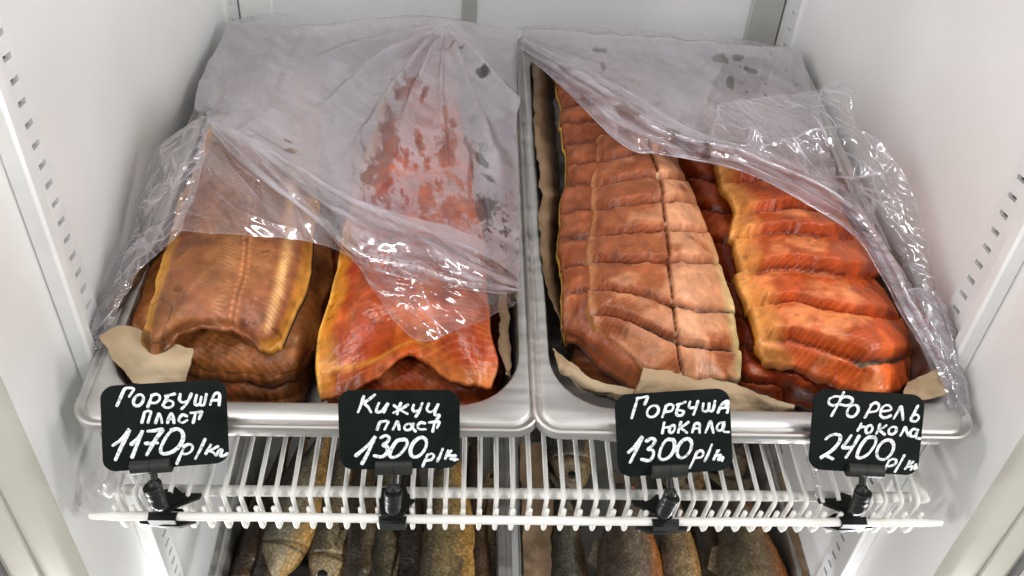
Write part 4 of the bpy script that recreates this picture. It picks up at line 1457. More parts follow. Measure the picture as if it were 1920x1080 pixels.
film([
    ([[(968, 50, .010), (1060, 46, .014), (1150, 52, .016), (1250, 60, .016), (1340, 66, .018), (1420, 80, .014), (1500, 104, .010)],
      [(975, 64, .008), (1080, 92, .022), (1170, 112, .028), (1260, 124, .024), (1345, 130, .024), (1430, 145, .020), (1522, 168, .010)],
      [(977, 68, .010), (1092, 115, .034), (1188, 155, .042), (1273, 176, .038), (1360, 188, .038), (1440, 205, .028), (1540, 222, .012)],
      [(979, 72, .014), (1100, 134, .046), (1200, 188, .056), (1288, 236, .054), (1378, 254, .050), (1460, 272, .040), (1560, 300, .020)],
      [(980, 76, .016), (1106, 146, .050), (1212, 210, .062), (1302, 258, .064), (1398, 284, .062), (1488, 312, .056), (1572, 364, .040)]],
     180, 220, .0030, 24, haze_back_right,
     lambda s, t, px, py, P: drape(px, py, 146, .0014) * sstep(0, .1, t) * sstep(1, .85, t) + .005 * gauss(py - (66 + (px - 1000) * .07), 8) + .003 * (fbm(px / 50, py / 50, 145) - .5)),
    ([UP_R,
      [(a[0] * .66 + b[0] * .34, a[1] * .66 + b[1] * .34, a[2] + .006) for a, b in zip(UP_R, LO_R)],
      [(a[0] * .33 + b[0] * .67, a[1] * .33 + b[1] * .67, b[2] + .005) for a, b in zip(UP_R, LO_R)],
      LO_R], 80, 330, .0050, 40, haze_band_right,
     lambda s, t, px, py, P: .0035 * np.sin(t * 17 + 5 * fbm(px / 90, py / 90, 155)) * sstep(.0, .1, t) * sstep(1., .9, t), dict(ang=-.7, ani=.35, K=90, spread=.15, line=.45)),
    # loose clear edge standing up towards the right wall
    ([[(1345, 192, .060), (1420, 182, .070), (1520, 176, .085), (1594, 152, .105), (1604, 222, .100), (1652, 262, .090), (1704, 340, .075), (1732, 430, .062), (1752, 525, .048), (1786, 640, .028), (1806, 720, .014), (1822, 800, -.012)],
      [(1340, 222, .064), (1416, 224, .074), (1505, 230, .086), (1572, 230, .096), (1590, 276, .090), (1634, 316, .078), (1684, 386, .064), (1716, 470, .052), (1742, 556, .040), (1776, 656, .022), (1800, 724, .010), (1815, 800, -.014)],
      [(1332, 245, .066), (1422, 258, .072), (1510, 280, .076), (1560, 296, .076), (1590, 330, .068), (1624, 364, .060), (1672, 440, .050), (1704, 515, .040), (1730, 592, .030), (1768, 672, .016), (1792, 728, .008), (1806, 800, -.014)],
      [(a[0], a[1], a[2]) for a in UP_R[4:5] + [(1430, 284, .066), (1490, 306, .062), (1545, 330, .058), (1590, 366, .050), (1622, 396, .044), (1660, 450, .038), (1692, 512, .032), (1718, 572, .025), (1756, 644, .016), (1786, 730, .005), (1798, 800, -.015)]]],
     150, 380, lambda s, t, px, py: .017 * (.4 + .6 * sstep(1, .6, t)) * (.45 + .55 * sstep(0, .12, t)), 32, haze_clear(.15, 161, 30, 1.0), None, dict(ang=-1.0, ani=.38, K=210, spread=.5, line=1.0)),
    # slack bundle that hangs over the right front corner
    ([[(1692, 545, .034), (1720, 538, .042), (1750, 545, .036), (1768, 562, .024)],
      [(1726, 620, .024), (1755, 613, .032), (1780, 620, .024), (1793, 640, .012)],
      [(1755, 690, .014), (1782, 686, .020), (1803, 692, .012), (1815, 706, .003)],
      [(1775, 750, .006), (1798, 748, .010), (1816, 752, .003), (1826, 764, -.004)],
      [(1780, 812, -.012), (1800, 818, -.009), (1815, 812, -.012), (1828, 798, -.017)]],
     170, 70, lambda s, t, px, py: .011 * (.35 + .65 * sstep(0, .2, np.minimum(s, 1 - s))), 44, haze_clear(.30, 165, 22, 1.0), None, dict(ang=-1.15, ani=.3, K=60, spread=.3, line=.8)),
], 'clear crinkled plastic film over the right tray, gathered in a diagonal roll', seed=2, group=G_F)
film([([[(1508, 858, -.035), (1522, 850, -.035), (1536, 852, -.036)], [(1516, 876, -.05), (1530, 874, -.05), (1540, 880, -.05)],
        [(1524, 905, -.063), (1533, 905, -.063), (1540, 906, -.063)], [(1530, 932, -.068), (1534, 934, -.068), (1538, 932, -.068)]], 50, 26, .006, 60, haze_clear(.35, 171, 10, 1.0))],
     'small twisted strip of clear film caught on the wires left of the last tag', name='film_strip')
film([([[(196, 868, -.050), (214, 880, -.050), (232, 892, -.050), (250, 905, -.052)], [(168, 890, -.060), (188, 900, -.058), (206, 908, -.058), (226, 915, -.060)],
        [(140, 915, -.075), (160, 925, -.070), (184, 930, -.068), (206, 935, -.067)], [(128, 945, -.085), (150, 950, -.080), (172, 950, -.076), (196, 945, -.070)]], 50, 50, .003, 30, haze_clear(.20, 173, 12, 1.0))],
     'faint scrap of clear film hanging at the left end of the wire shelf', name='film_scrap')

# ------------------------------------------------------------------ price tags
LEAN = math.radians(20)
CN = np.array([0, -math.cos(LEAN), math.sin(LEAN)])       # card normal, towards the customer
CP = np.array([0, -.0065, 0.0])


def on_card(px, py, off=0.0):
    return plane_hit(np.asarray(px, float), np.asarray(py, float), CP + CN * off, CN)


def ell(cx, cy, rx, ry, sh=.28, a0=-60, a1=310, n=18):
    out = []
    for i in range(n + 1):
        a = math.radians(a0 + (a1 - a0) * i / n)
        x, y = rx * math.cos(a), ry * math.sin(a)
        out.append((cx + x - y * sh, cy + y))
    return out


TAGS = [
    dict(o=(140, 680), k=3.376, c=[(157, 153), (955, 107), (977, 634), (178, 697)], r=.115,
         name='black price card of the tan slabs, reading 1170, leftmost of four',
         strokes=[
             [(268, 272), (292, 218), (316, 168), (345, 160), (374, 166), (362, 190), (346, 214)], ell(404, 238, 30, 36),
             [(490, 206), (477, 242), (463, 280)], [(488, 208), (515, 200), (536, 210), (536, 236), (512, 254), (482, 254)],
             [(576, 212), (600, 206), (632, 198)], [(590, 208), (576, 240), (560, 272), (588, 286), (618, 274), (622, 250), (596, 240), (572, 246)],
             [(668, 200), (664, 236), (684, 252), (712, 244)], [(738, 198), (722, 236), (700, 270), (678, 292)],
             [(772, 206), (762, 246), (766, 266), (790, 262), (802, 216)], [(790, 262), (806, 270), (820, 262), (834, 200)],
             [(858, 266), (872, 226), (888, 198), (908, 192), (918, 212), (914, 268)], [(866, 240), (890, 238), (918, 236)],
             [(425, 378), (436, 340), (446, 312), (482, 308), (474, 344), (464, 378)], [(512, 380), (524, 346), (534, 322), (546, 346), (552, 380)],
             [(588, 380), (598, 342), (612, 320), (624, 342), (628, 380)], [(594, 358), (612, 356), (628, 356)],
             [(708, 338), (684, 330), (666, 346), (660, 368), (682, 380), (712, 364)], [(732, 318), (768, 316), (802, 310), (796, 334), (788, 356)], [(766, 318), (758, 350), (750, 380)],
             ('b', [(242, 524), (286, 494), (320, 460), (346, 424), (322, 478), (290, 544), (258, 616)]),
             ('b', [(360, 516), (394, 486), (416, 456), (430, 430), (408, 488), (386, 542), (364, 598)]),
             ('b', [(464, 434), (510, 430), (556, 424), (520, 474), (488, 528), (456, 584)]), ('b', [(450, 512), (488, 510), (524, 508)]),
             ('b', [(640, 422), (600, 444), (566, 494), (544, 548), (556, 576), (604, 570), (652, 540), (684, 490), (682, 442), (650, 420), (612, 424)]),
             [(696, 524), (672, 580), (646, 640)], [(690, 532), (722, 516), (746, 530), (738, 560), (706, 578), (680, 576)],
             [(826, 484), (796, 548), (764, 608)], [(862, 520), (846, 548), (830, 576)], [(906, 530), (876, 546), (850, 558), (880, 570), (896, 588), (912, 556), (934, 552), (922, 590), (946, 588), (966, 576)]]),
    dict(o=(560, 700), k=3.376, c=[(245, 110), (1020, 108), (1020, 600), (262, 612)], r=.115,
         name='black price card of the orange slabs, reading 1300 beside the tray corner',
         strokes=[
             [(412, 146), (396, 196), (376, 246)], [(482, 136), (452, 160), (418, 188), (440, 214), (458, 246)],
             [(508, 188), (494, 222), (494, 246), (524, 240), (548, 214), (566, 188), (552, 220), (540, 248)],
             [(646, 190), (634, 222), (624, 258)], [(604, 204), (626, 220), (650, 236), (688, 256)], [(690, 200), (656, 222), (600, 250)],
             [(728, 200), (722, 228), (736, 242), (760, 234)], [(782, 190), (766, 232), (742, 274)],
             [(824, 192), (812, 226), (826, 244), (856, 236), (884, 192), (868, 232), (862, 262), (890, 266), (874, 292)],
             [(496, 356), (506, 330), (518, 308), (566, 304), (556, 330), (544, 356)], [(596, 356), (610, 328), (624, 304), (632, 328), (636, 354)],
             ell(694, 340, 24, 20), [(726, 320), (722, 344), (738, 366)], [(798, 316), (772, 312), (754, 332), (764, 354), (804, 354)],
             [(826, 312), (856, 308), (888, 308), (884, 328), (876, 346)], [(860, 312), (854, 340), (848, 368)],
             ('b', [(364, 520), (404, 486), (446, 448), (486, 400), (458, 460), (430, 520), (402, 570)]),
             ('b', [(520, 408), (550, 394), (572, 408), (560, 436), (536, 454), (560, 468), (560, 500), (528, 528), (480, 522)]),
             ('b', [(672, 420), (626, 426), (592, 470), (576, 520), (604, 532), (648, 506), (686, 450), (676, 418), (640, 420)]), ('b', ell(758, 468, 46, 62, .35)),
             [(816, 514), (800, 552), (786, 588)], [(814, 518), (840, 508), (856, 522), (840, 546), (806, 552)], [(912, 478), (896, 518), (878, 556)],
             [(946, 488), (938, 514), (928, 540)], [(966, 490), (944, 520), (978, 522), (960, 546), (992, 518), (982, 550), (1006, 544)]]),
    dict(o=(1080, 700), k=3.485, c=[(250, 145), (1003, 98), (1028, 632), (278, 682)], r=.12,
         name='black price card of the seamed fillets, reading 1300 with a smudged corner',
         strokes=[
             [(404, 160), (384, 226), (364, 292)], [(398, 164), (432, 158), (466, 152), (460, 178), (448, 202)], ell(502, 248, 36, 38),
             [(590, 212), (578, 248), (564, 286)], [(588, 214), (616, 202), (636, 216), (624, 244), (584, 252)],
             [(662, 206), (688, 198), (714, 188)], [(672, 206), (658, 246), (660, 272), (690, 274), (704, 250), (668, 240)],
             [(746, 186), (738, 214), (752, 226), (784, 222)], [(796, 184), (784, 226), (768, 268)],
             [(832, 198), (828, 240), (850, 248), (866, 234), (870, 198)], [(866, 236), (884, 248), (898, 232), (908, 182)],
             [(928, 256), (944, 216), (966, 188), (994, 180), (996, 216), (988, 256)], [(942, 228), (968, 226), (992, 226)], ('b', [(966, 200), (982, 196), (990, 210), (974, 220)]),
             [(576, 322), (570, 356), (564, 390)], [(570, 358), (588, 354), (606, 352)], ell(628, 364, 17, 25),
             [(684, 320), (676, 352), (668, 386)], [(732, 320), (708, 340), (680, 354), (702, 370), (724, 388)],
             [(760, 386), (768, 356), (782, 328), (806, 332), (806, 360), (808, 388)], [(766, 362), (786, 360), (804, 360)], [(846, 386), (862, 350), (878, 314), (888, 350), (898, 388)],
             ell(944, 348, 22, 26), [(968, 322), (960, 350), (968, 380), (998, 384)],
             ('b', [(344, 516), (376, 486), (406, 452), (432, 416), (408, 472), (380, 530), (354, 582)]),
             ('b', [(462, 442), (492, 426), (516, 438), (500, 470), (470, 496), (502, 504), (504, 540), (476, 570), (430, 562)]),
             ('b', [(636, 432), (592, 436), (560, 480), (544, 540), (566, 564), (612, 544), (642, 490), (638, 440), (604, 430)]), ('b', ell(708, 490, 44, 62, .3)),
             [(792, 512), (768, 566), (742, 618)], [(790, 516), (818, 504), (832, 524), (818, 548), (784, 552)], [(888, 466), (866, 522), (842, 572)],
             [(924, 506), (912, 536), (900, 562)], [(936, 502), (908, 540), (946, 534), (930, 566), (960, 548), (954, 572)]]),
    dict(o=(1440, 700), k=3.375, c=[(293, 98), (1000, 142), (948, 650), (255, 608)], r=.12,
         name='black price card of the trout slices, reading 2400, rightmost of four',
         strokes=[
             [(462, 150), (424, 146), (388, 164), (386, 190), (412, 204), (446, 192), (464, 158), (500, 148), (532, 162), (528, 188), (496, 204), (456, 196)], [(478, 122), (446, 190), (402, 268)],
             ell(536, 238, 34, 38), [(656, 198), (636, 238), (614, 278)], [(652, 200), (682, 186), (702, 204), (688, 236), (646, 246)],
             [(716, 240), (750, 238), (780, 228), (766, 204), (736, 206), (714, 234), (712, 266), (738, 282), (776, 268)],
             [(796, 286), (820, 246), (842, 210), (850, 250), (854, 294)], [(948, 206), (926, 250), (904, 294), (936, 304), (954, 282), (944, 262), (918, 266)],
             [(590, 318), (580, 340), (568, 362)], [(580, 344), (596, 340), (612, 338)], ell(640, 354, 20, 25),
             [(708, 324), (698, 352), (686, 382)], [(748, 330), (724, 346), (700, 356), (720, 372), (738, 388)], ell(788, 362, 24, 24), [(838, 394), (854, 366), (868, 342), (878, 368), (888, 396)],
             ell(922, 376, 22, 24), [(950, 358), (936, 386), (940, 406), (962, 414)],
             ('b', [(366, 416), (396, 394), (436, 386), (458, 402), (446, 442), (402, 490), (330, 536), (358, 520), (382, 528), (410, 542)]),
             ('b', [(526, 394), (500, 432), (474, 466), (502, 472), (536, 464)]), ('b', [(576, 398), (538, 464), (494, 532)]),
             ('b', [(672, 404), (628, 410), (586, 462), (564, 520), (584, 536), (632, 512), (676, 452), (680, 410), (640, 404)]), ('b', ell(742, 484, 50, 62, .3)),
             [(766, 552), (748, 588), (728, 624)], [(764, 556), (790, 542), (812, 552), (800, 578), (762, 588)], [(862, 520), (834, 572), (804, 622)],
             [(896, 556), (884, 582), (870, 604)], [(918, 560), (884, 588), (914, 590), (902, 612), (938, 574), (928, 606), (940, 596)]]),
]


def smooth_poly(p, n):
    return catmull(np.array(p, float), n)


def make_tag(T):
    ox, oy = T['o']
    k = T['k']
    cpx = [(ox + x / k, oy + y / k) for x, y in T['c']]
    Q = [on_card(x, y) for x, y in cpx]          # TL TR BR BL in 3-D
    TL, TR_, BR, BL = Q
    bil = lambda a, b: (TL * (1 - a) + TR_ * a) * (1 - b) + (BL * (1 - a) + BR * a) * b
    asp = np.linalg.norm(TR_ - TL) / np.linalg.norm(BL - TL)
    pts = []
    r = T['r']
    for cx, cy, a0 in ((1 - r, r * asp, -90), (1 - r, 1 - r * asp, 0), (r, 1 - r * asp, 90), (r, r * asp, 180)):
        for i in range(9):
            a = math.radians(a0 + 90 * i / 8)
            pts.append(bil(cx + r * math.cos(a), cy + r * asp * math.sin(a)))
    pts = np.array(pts)
    cen = pts.mean(0)
    base = np.array([cen[0], cen[1], pts[:, 2].min()])
    root = thing('price_card', T['name'], 'price tag', base, 'black price cards clipped to the shelf front')
    mb = MB()
    n = len(pts)
    th = .0014
    inset = cen + (pts - cen) * .992
    V = np.concatenate([inset, pts - CN * .0004, pts - CN * (th - .0003), inset - CN * th])
    Fc = [tuple(range(n)), tuple(range(4 * n - 1, 3 * n - 1, -1))]
    for a in range(3):
        Fc += [(a * n + i, (a + 1) * n + i, (a + 1) * n + (i + 1) % n, a * n + (i + 1) % n) for i in range(n)]
    mb.add(V, Fc)
    mb.build('card', M_CARD, root)
    mb = MB()
    rng = random.Random(int(ox))
    for st in T['strokes']:
        big = isinstance(st, tuple) and st[0] == 'b'
        p = st[1] if big else st
        m = max(6, len(p) * 6)
        sp = smooth_poly(p, m)
        P3 = on_card(ox + sp[:, 0] / k, oy + sp[:, 1] / k, .00016 + rng.uniform(0, .00012))
        rad = (.00122 if big else .00096) * (1 + .16 * np.sin(np.linspace(0, 5, m) + rng.uniform(0, 6)) + np.array([rng.uniform(-.07, .07) for _ in range(m)]))
        d0 = (P3[1] - P3[0]) / (np.linalg.norm(P3[1] - P3[0]) + 1e-9)
        d1 = (P3[-1] - P3[-2]) / (np.linalg.norm(P3[-1] - P3[-2]) + 1e-9)
        R0, R1 = rad[0], rad[-1]
        caps0 = [P3[0] - d0 * R0 * f for f in (.95, .75, .4)]
        caps1 = [P3[-1] + d1 * R1 * f for f in (.4, .75, .95)]
        Pq = np.array(caps0 + list(P3) + caps1)
        rq = np.concatenate([[R0 * .3, R0 * .66, R0 * .92], rad, [R1 * .92, R1 * .66, R1 * .3]])
        mb.tube(Pq, rq, 8, flat=(CN, .14))
    mb.build('lettering', M_INK, root)
    return root


for T in TAGS:
    make_tag(T)

CLIPS = [
    dict(g=(285, 872), ang=4.5, gw=74, s0=(288, 888), s1=(291, 908), so=(291, 928), sod=(.10, 1), base=(312, 953), wing=1,
         label='black clip on the shelf rod holding the leftmost price card'),
    dict(g=(739, 875), ang=1, gw=68, s0=(739, 890), s1=(738, 916), so=(737, 938), sod=(-.05, 1), base=(738, 960), wing=0,
         label='black clip holding the price card in front of the orange slab'),
    dict(g=(1254, 881), ang=3.5, gw=66, s0=(1255, 896), s1=(1257, 924), so=(1252, 946), sod=(-.22, 1), base=(1244, 966), wing=-1,
         label='black clip holding the price card in front of the seamed fillet'),
    dict(g=(1620, 880), ang=-3, gw=66, s0=(1617, 896), s1=(1616, 918), so=(1614, 938), sod=(.06, 1), base=(1592, 962), wing=-1,
         label='black clip near the right end of the shelf rod holding the rightmost card'),
]


def stem_plane(px, py):
    return plane_hit(np.asarray(px, float), np.asarray(py, float), (0, -.0195, -.03), (0, -1, .18))


def make_clip(c):
    base = TR.w(TR.hit(np.array(float(c['base'][0])), np.array(float(c['base'][1])), np.array(-.0745)))
    root = thing('card_clip', c['label'], 'clip', base - np.array([0, 0, .01]), 'black plastic clips on the shelf rod')
    # grip: a split tube along the foot of the card
    a = math.radians(c['ang'])
    dx, dy = math.cos(a) * c['gw'] / 2, -math.sin(a) * c['gw'] / 2
    g = c['g']
    A = on_card(g[0] - dx, g[1] - dy, -.0006)
    B = on_card(g[0] + dx, g[1] + dy, -.0006)
    M = (A + B) / 2
    ax = (B - A) / np.linalg.norm(B - A)
    upv = np.cross(ax, CN)
    if upv[2] < 0:
        upv = -upv
    mb = MB()
    prof = []
    for i in range(13):
        an = math.radians(-90 + 180 * i / 12)
        prof.append((.0044 * math.cos(an) + .0012, .0054 * math.sin(an)))
    prof = [(-.0022, -.0046)] + prof + [(-.0022, .0040)]
    for e0, e1 in ((0, .492), (.508, 1)):
        P0 = A + (B - A) * e0
        P1 = A + (B - A) * e1
        poly0 = [P0 + CN * n_ + upv * u_ for n_, u_ in prof]
        mb.prism(np.array(poly0), (P1 - P0), 1.0)
    mb.prism(np.array([A + (B - A) * .488 + CN * n_ * .93 + upv * u_ * .93 for n_, u_ in prof]), (B - A) * .024, 1.0)
    mb.build('grip', M_CLIPG, root)
    # stem
    S0 = M - upv * .004
    S1 = stem_plane(*c['s1'])
    mb = MB()
    mb.rod(S0, S1 - (S0 - S1) * .15, .0024, 12)
    d = (S1 - S0) / np.linalg.norm(S1 - S0)
    # ball at the end of the stem
    ring = [(math.sin(t) * .0046, -math.cos(t) * .0046) for t in np.linspace(.12, PI - .12, 9)]
    mb.tube(np.array([S1 + d * h for r_, h in ring]), [r_ for r_, h in ring], 14)
    mb.build('stem', M_CLIP, root)
    # socket
    So = stem_plane(*c['so'])
    ex = np.array([c['sod'][0], -.10, -1.0])
    ex /= np.linalg.norm(ex)
    mb = MB()
    H = .0085
    pts = [So - ex * H * f for f in (1.02, 1.0, .93, .5, .42, .38, -.1, -.16, -.7, -.95, -1.0)]
    mb.tube(np.array(pts), [.0043, .0058, .0063, .0063, .0059, .0062, .0062, .0058, .0060, .0056, .004], 20)
    mb.build('socket', M_CLIP, root)
    # spring jaws above and below the rod
    w = c['wing']
    bx = base
    U = np.array([1., 0, 0])
    V_ = TR.V
    W_ = TR.W

    def pl(pp, z, th):
        return np.array([bx + U * x + V_ * y + W_ * z for x, y in pp]), W_ * th
    if w == 0:
        up = [(-.010, .016), (-.011, .006), (-.008, -.008), (.007, -.008), (.012, .002), (.016, .006), (.010, .012), (.008, .018)]
        lo = [(-.011, -.002), (-.009, -.010), (.009, -.010), (.013, -.003), (.010, .008), (-.009, .008)]
    else:
        up = [(-.006, -.006), (.004, -.008), (.012, -.002), (.030, .006), (.031, .010), (.014, .010), (.006, .016), (-.006, .012)]
        lo = [(-.024, -.006), (-.022, -.010), (.000, -.012), (.014, -.012), (.027, -.008), (.026, -.004), (.012, .002), (-.006, .002)]
        up = [(x * .8, y * .85) for x, y in up]
        lo = [(x * .8, y) for x, y in lo]
        if w < 0:
            up = [(-x, y) for x, y in up][::-1]
            lo = [(-x, y) for x, y in lo][::-1]
    mb = MB()
    p, t_ = pl(up, .0045, .0030)
    mb.prism(p, W_, .0030)
    p, t_ = pl([(x * .62, y * .62) for x, y in up], .0076, .0022)
    mb.prism(p, W_, .0022)
    mb.build('upper_jaw', M_CLIP, root)
    mb = MB()
    p, t_ = pl(lo, -.0075, .0030)
    mb.prism(p, W_, .0030)
    p, t_ = pl([(-.010, -.0055), (-.009, -.0082), (.009, -.0082), (.010, -.0055)], -.0044, .0088)
    mb.prism(p, W_, .0088)
    p, t_ = pl([(-.0095, -.0115), (-.0105, -.0050), (.0105, -.0050), (.0095, -.0115)], -.0062, .0100)
    mb.prism(p, W_, .0100)
    mb.build('lower_jaw', M_CLIP, root)
    # post from jaws to socket
    mb = MB()
    e1 = So + ex * H * .9
    e0 = bx + W_ * .004
    mb.rod(e1, e0, .0052, 12)
    mb.build('post', M_CLIP, root)
    return root


for c in CLIPS:
    make_clip(c)


# ------------------------------------------------------------------ whole dried fish on the lower level
def whole_fish(head, tail, wd, hgt, roll, c_back, c_side, c_belly, label, group, seed=0, w=-.03, name='dried_fish', silver=.0):
    """head, tail: px on the lower tray; wd = body half-height seen from above (m), hgt = half-thickness"""
    H = LO.hit(np.array(float(head[0])), np.array(float(head[1])), np.array(w))
    T = LO.hit(np.array(float(tail[0])), np.array(float(tail[1])), np.array(w))
    ax = T - H
    L = np.linalg.norm(ax)
    ax /= L
    sd = np.cross(np.array([0, 0, 1.0]), ax)
    sd /= np.linalg.norm(sd)
    upv = np.cross(ax, sd)
    cr, sr = math.cos(roll), math.sin(roll)
    a_h = sd * cr + upv * sr            # across the flank (belly-to-back direction)
    a_t = upv * cr - sd * sr            # out of the upper flank
    prof = [(0, .10, .10), (.02, .26, .30), (.06, .50, .55), (.12, .74, .80), (.19, .90, .95), (.26, .97, 1.0), (.36, 1.0, 1.0), (.5, .94, .92), (.64, .76, .74), (.77, .52, .50), (.87, .34, .30), (.93, .30, .18)]
    pr = catmull(np.array(prof), 120)
    n = 56
    V = []
    CC = []
    rng = np.random.default_rng(seed)
    for f, a, b in pr:
        c = H + ax * L * f + upv * .004 * math.sin(f * 5 + seed)
        an = np.linspace(0, 2 * PI, n, endpoint=False)
        hh = wd * a * np.cos(an)
        tt = hgt * b * np.sign(np.sin(an)) * np.abs(np.sin(an)) ** .85
        ring = c + a_h * hh[:, None] + a_t * tt[:, None]
        V.append(ring)
        k = np.cos(an) * .5 + .5                      # 1 = back, 0 = belly
        ff = np.full(n, f)
        nz = fbm(ff * L * 60 + seed, an * 4, seed, 3)
        C = mixc(mixc(np.broadcast_to(c_belly, (n, 3)), c_side, sstep(.08, .40, k + .2 * (nz - .5))), c_back, sstep(.45, .85, k + .25 * (nz - .5)))
        # scales in rows
        sc = (np.sin(f * L * 1100 + np.cos(an * 1.0) * 3) * np.sin(an * 22 + (int(f * L * 350) % 2) * PI)) * .5 + .5
        C = C * (1 - .28 * sc * sstep(.2, .25, ff))[:, None] * (1.05 + 1.3 * nz)[:, None]
        if f < .21:
            hd = sstep(.205, .19, ff)
            gill = gauss(ff - (.165 + .02 * np.cos(an)), .006)
            C = mixc(C, lin((188, 160, 108)), hd * (.25 + .3 * nz) * sstep(.2, .5, 1 - np.abs(k - .4)))
            C = mixc(C, lin((30, 18, 10)), .8 * gill)
        CC.append(C)
    V = np.array(V)
    nr = len(V)
    u_ = V[..., 0]
    # gill cover lip and dents
    Fc = []
    for i in range(nr - 1):
        for j in range(n):
            j2 = (j + 1) % n
            Fc.append((i * n + j, i * n + j2, (i + 1) * n + j2, (i + 1) * n + j))
    Fc.append(tuple(range(n - 1, -1, -1)))
    Fc.append(tuple((nr - 1) * n + j for j in range(n)))
    nzd = fbm(V[..., 0] * 50, V[..., 1] * 50, seed + 2, 3) - .5
    V = V + a_t * (nzd * .006)[..., None]
    gl = np.array([.0022 * math.exp(-((f - .155) / .03) ** 2) - .003 * math.exp(-((f - .19) / .006) ** 2) for f, a, b in pr])
    V = V + a_t * gl[:, None, None]
    root = thing(name, label, 'dried fish', LO.w(np.array([(H[0] + T[0]) / 2, (H[1] + T[1]) / 2, w - hgt])), group)
    link_mesh('body', LO.w(V.reshape(-1, 3)), Fc, M_BODY, root, attrs={'col': np.clip(np.concatenate(CC), 0, 1)})
    # eye
    ec = H + ax * L * .075 + a_h * wd * .18 + a_t * hgt * .60
    mb = MB()
    R = .0052
    ring = [(math.sin(t) * R, -math.cos(t) * R * .55) for t in np.linspace(.1, PI - .1, 8)]
    mb.tube(LO.w(np.array([ec + a_t * h for r_, h in ring])), [r_ for r_, h in ring], 14)
    mb.build('eye', M_CLIP, root)
    # mouth gap
    # fins
    fcol = np.array(c_side) * .8
    tl = H + ax * L * .92
    fin = [tl + a_h * wd * .24, H + ax * L * 1.0 + a_h * wd * .75, H + ax * L * 1.03 + a_h * wd * .70, H + ax * L * .985, H + ax * L * 1.03 - a_h * wd * .70, H + ax * L * 1.0 - a_h * wd * .75, tl - a_h * wd * .24]
    df = [H + ax * L * .42 + a_h * wd * .93, H + ax * L * .46 + a_h * wd * 1.28, H + ax * L * .58 + a_h * wd * 1.05, H + ax * L * .60 + a_h * wd * .78]
    pf = [H + ax * L * .20 - a_h * wd * .30 + a_t * hgt * .93, H + ax * L * .24 - a_h * wd * .16 + a_t * hgt * 1.02, H + ax * L * .36 - a_h * wd * .55 + a_t * hgt * 1.05, H + ax * L * .34 - a_h * wd * .68 + a_t * hgt * .98, H + ax * L * .25 - a_h * wd * .46 + a_t * hgt]
    for nm, poly in (('tail_fin', fin), ('dorsal_fin', df), ('pectoral_fin', pf)):
        mb = MB()
        mb.prism(LO.w(np.array(poly)), LO.W, .0012)
        ob = mb.build(nm, M_BODY, root)
        at = ob.data.attributes.new('col', 'FLOAT_COLOR', 'POINT')
        at.data.foreach_set('color', np.tile(np.append(fcol, 1), len(ob.data.vertices)).astype(np.float32))
    return root


OLIVE = lin((92, 78, 50))
DARKB = lin((46, 34, 24))
MIDB = lin((104, 78, 46))
YBEL = lin((188, 146, 78))
GREYB = lin((96, 84, 70))
ORB = lin((186, 112, 48))
G_D = 'whole dried fish in the lower left tray'
G_E = 'whole scaly fish in the lower right tray'
SILV = lin((150, 140, 116))
for hd, tl, wd_, hg, rl, cb, csd, cbl, lab, ww in (
        ((428, 1180), (545, 800), .013, .014, .5, DARKB, lin((84, 60, 38)), lin((150, 116, 66)), 'slim dark brown dried fish nearest the left wall of the lower left tray', -.030),
        ((470, 1195), (577, 800), .015, .016, .4, lin((40, 32, 26)), lin((78, 62, 44)), YBEL, 'dark dried fish with a yellow belly edge, second from the left wall', -.026),
        ((516, 1092), (614, 790), .024, .017, -.1, lin((70, 66, 54)), SILV, YBEL, 'silvery yellow dried fish with a broad pale cheek, lower left tray', -.020),
        ((606, 1112), (656, 800), .021, .017, .25, lin((64, 58, 48)), lin((136, 122, 92)), YBEL, 'pale headed dried fish beside the broad cheeked one in the lower left tray', -.022),
        ((664, 1210), (688, 800), .016, .017, .7, lin((44, 36, 28)), lin((92, 76, 52)), MIDB, 'brown ridged dried fish beneath the left edge of the second price card', -.022),
        ((712, 1210), (728, 800), .016, .016, .5, lin((52, 48, 38)), lin((104, 94, 68)), MIDB, 'dark olive dried fish under the second price clip, on its left', -.026),
        ((764, 1210), (772, 800), .015, .016, .8, lin((30, 25, 21)), lin((56, 46, 34)), MIDB, 'blackish dried fish under the second price clip, on its right', -.028),
        ((838, 1235), (843, 805), .027, .018, -.25, lin((66, 58, 42)), lin((138, 120, 82)), lin((190, 146, 76)), 'broad olive and gold dried fish right of the second price clip', -.018),
        ((893, 1225), (886, 810), .015, .016, .6, lin((48, 36, 28)), lin((96, 72, 48)), MIDB, 'dark brown dried fish right of the broad olive and gold one', -.026),
        ((926, 880), (922, 1210), .013, .014, .4, lin((54, 46, 36)), lin((110, 92, 64)), lin((170, 130, 80)), 'tan dried fish facing the back, against the centre rim of the lower trays', -.030)):
    whole_fish(hd, tl, wd_ * 1.18, hg, rl, cb, csd, cbl, lab, G_D, int(hd[0]), w=ww)
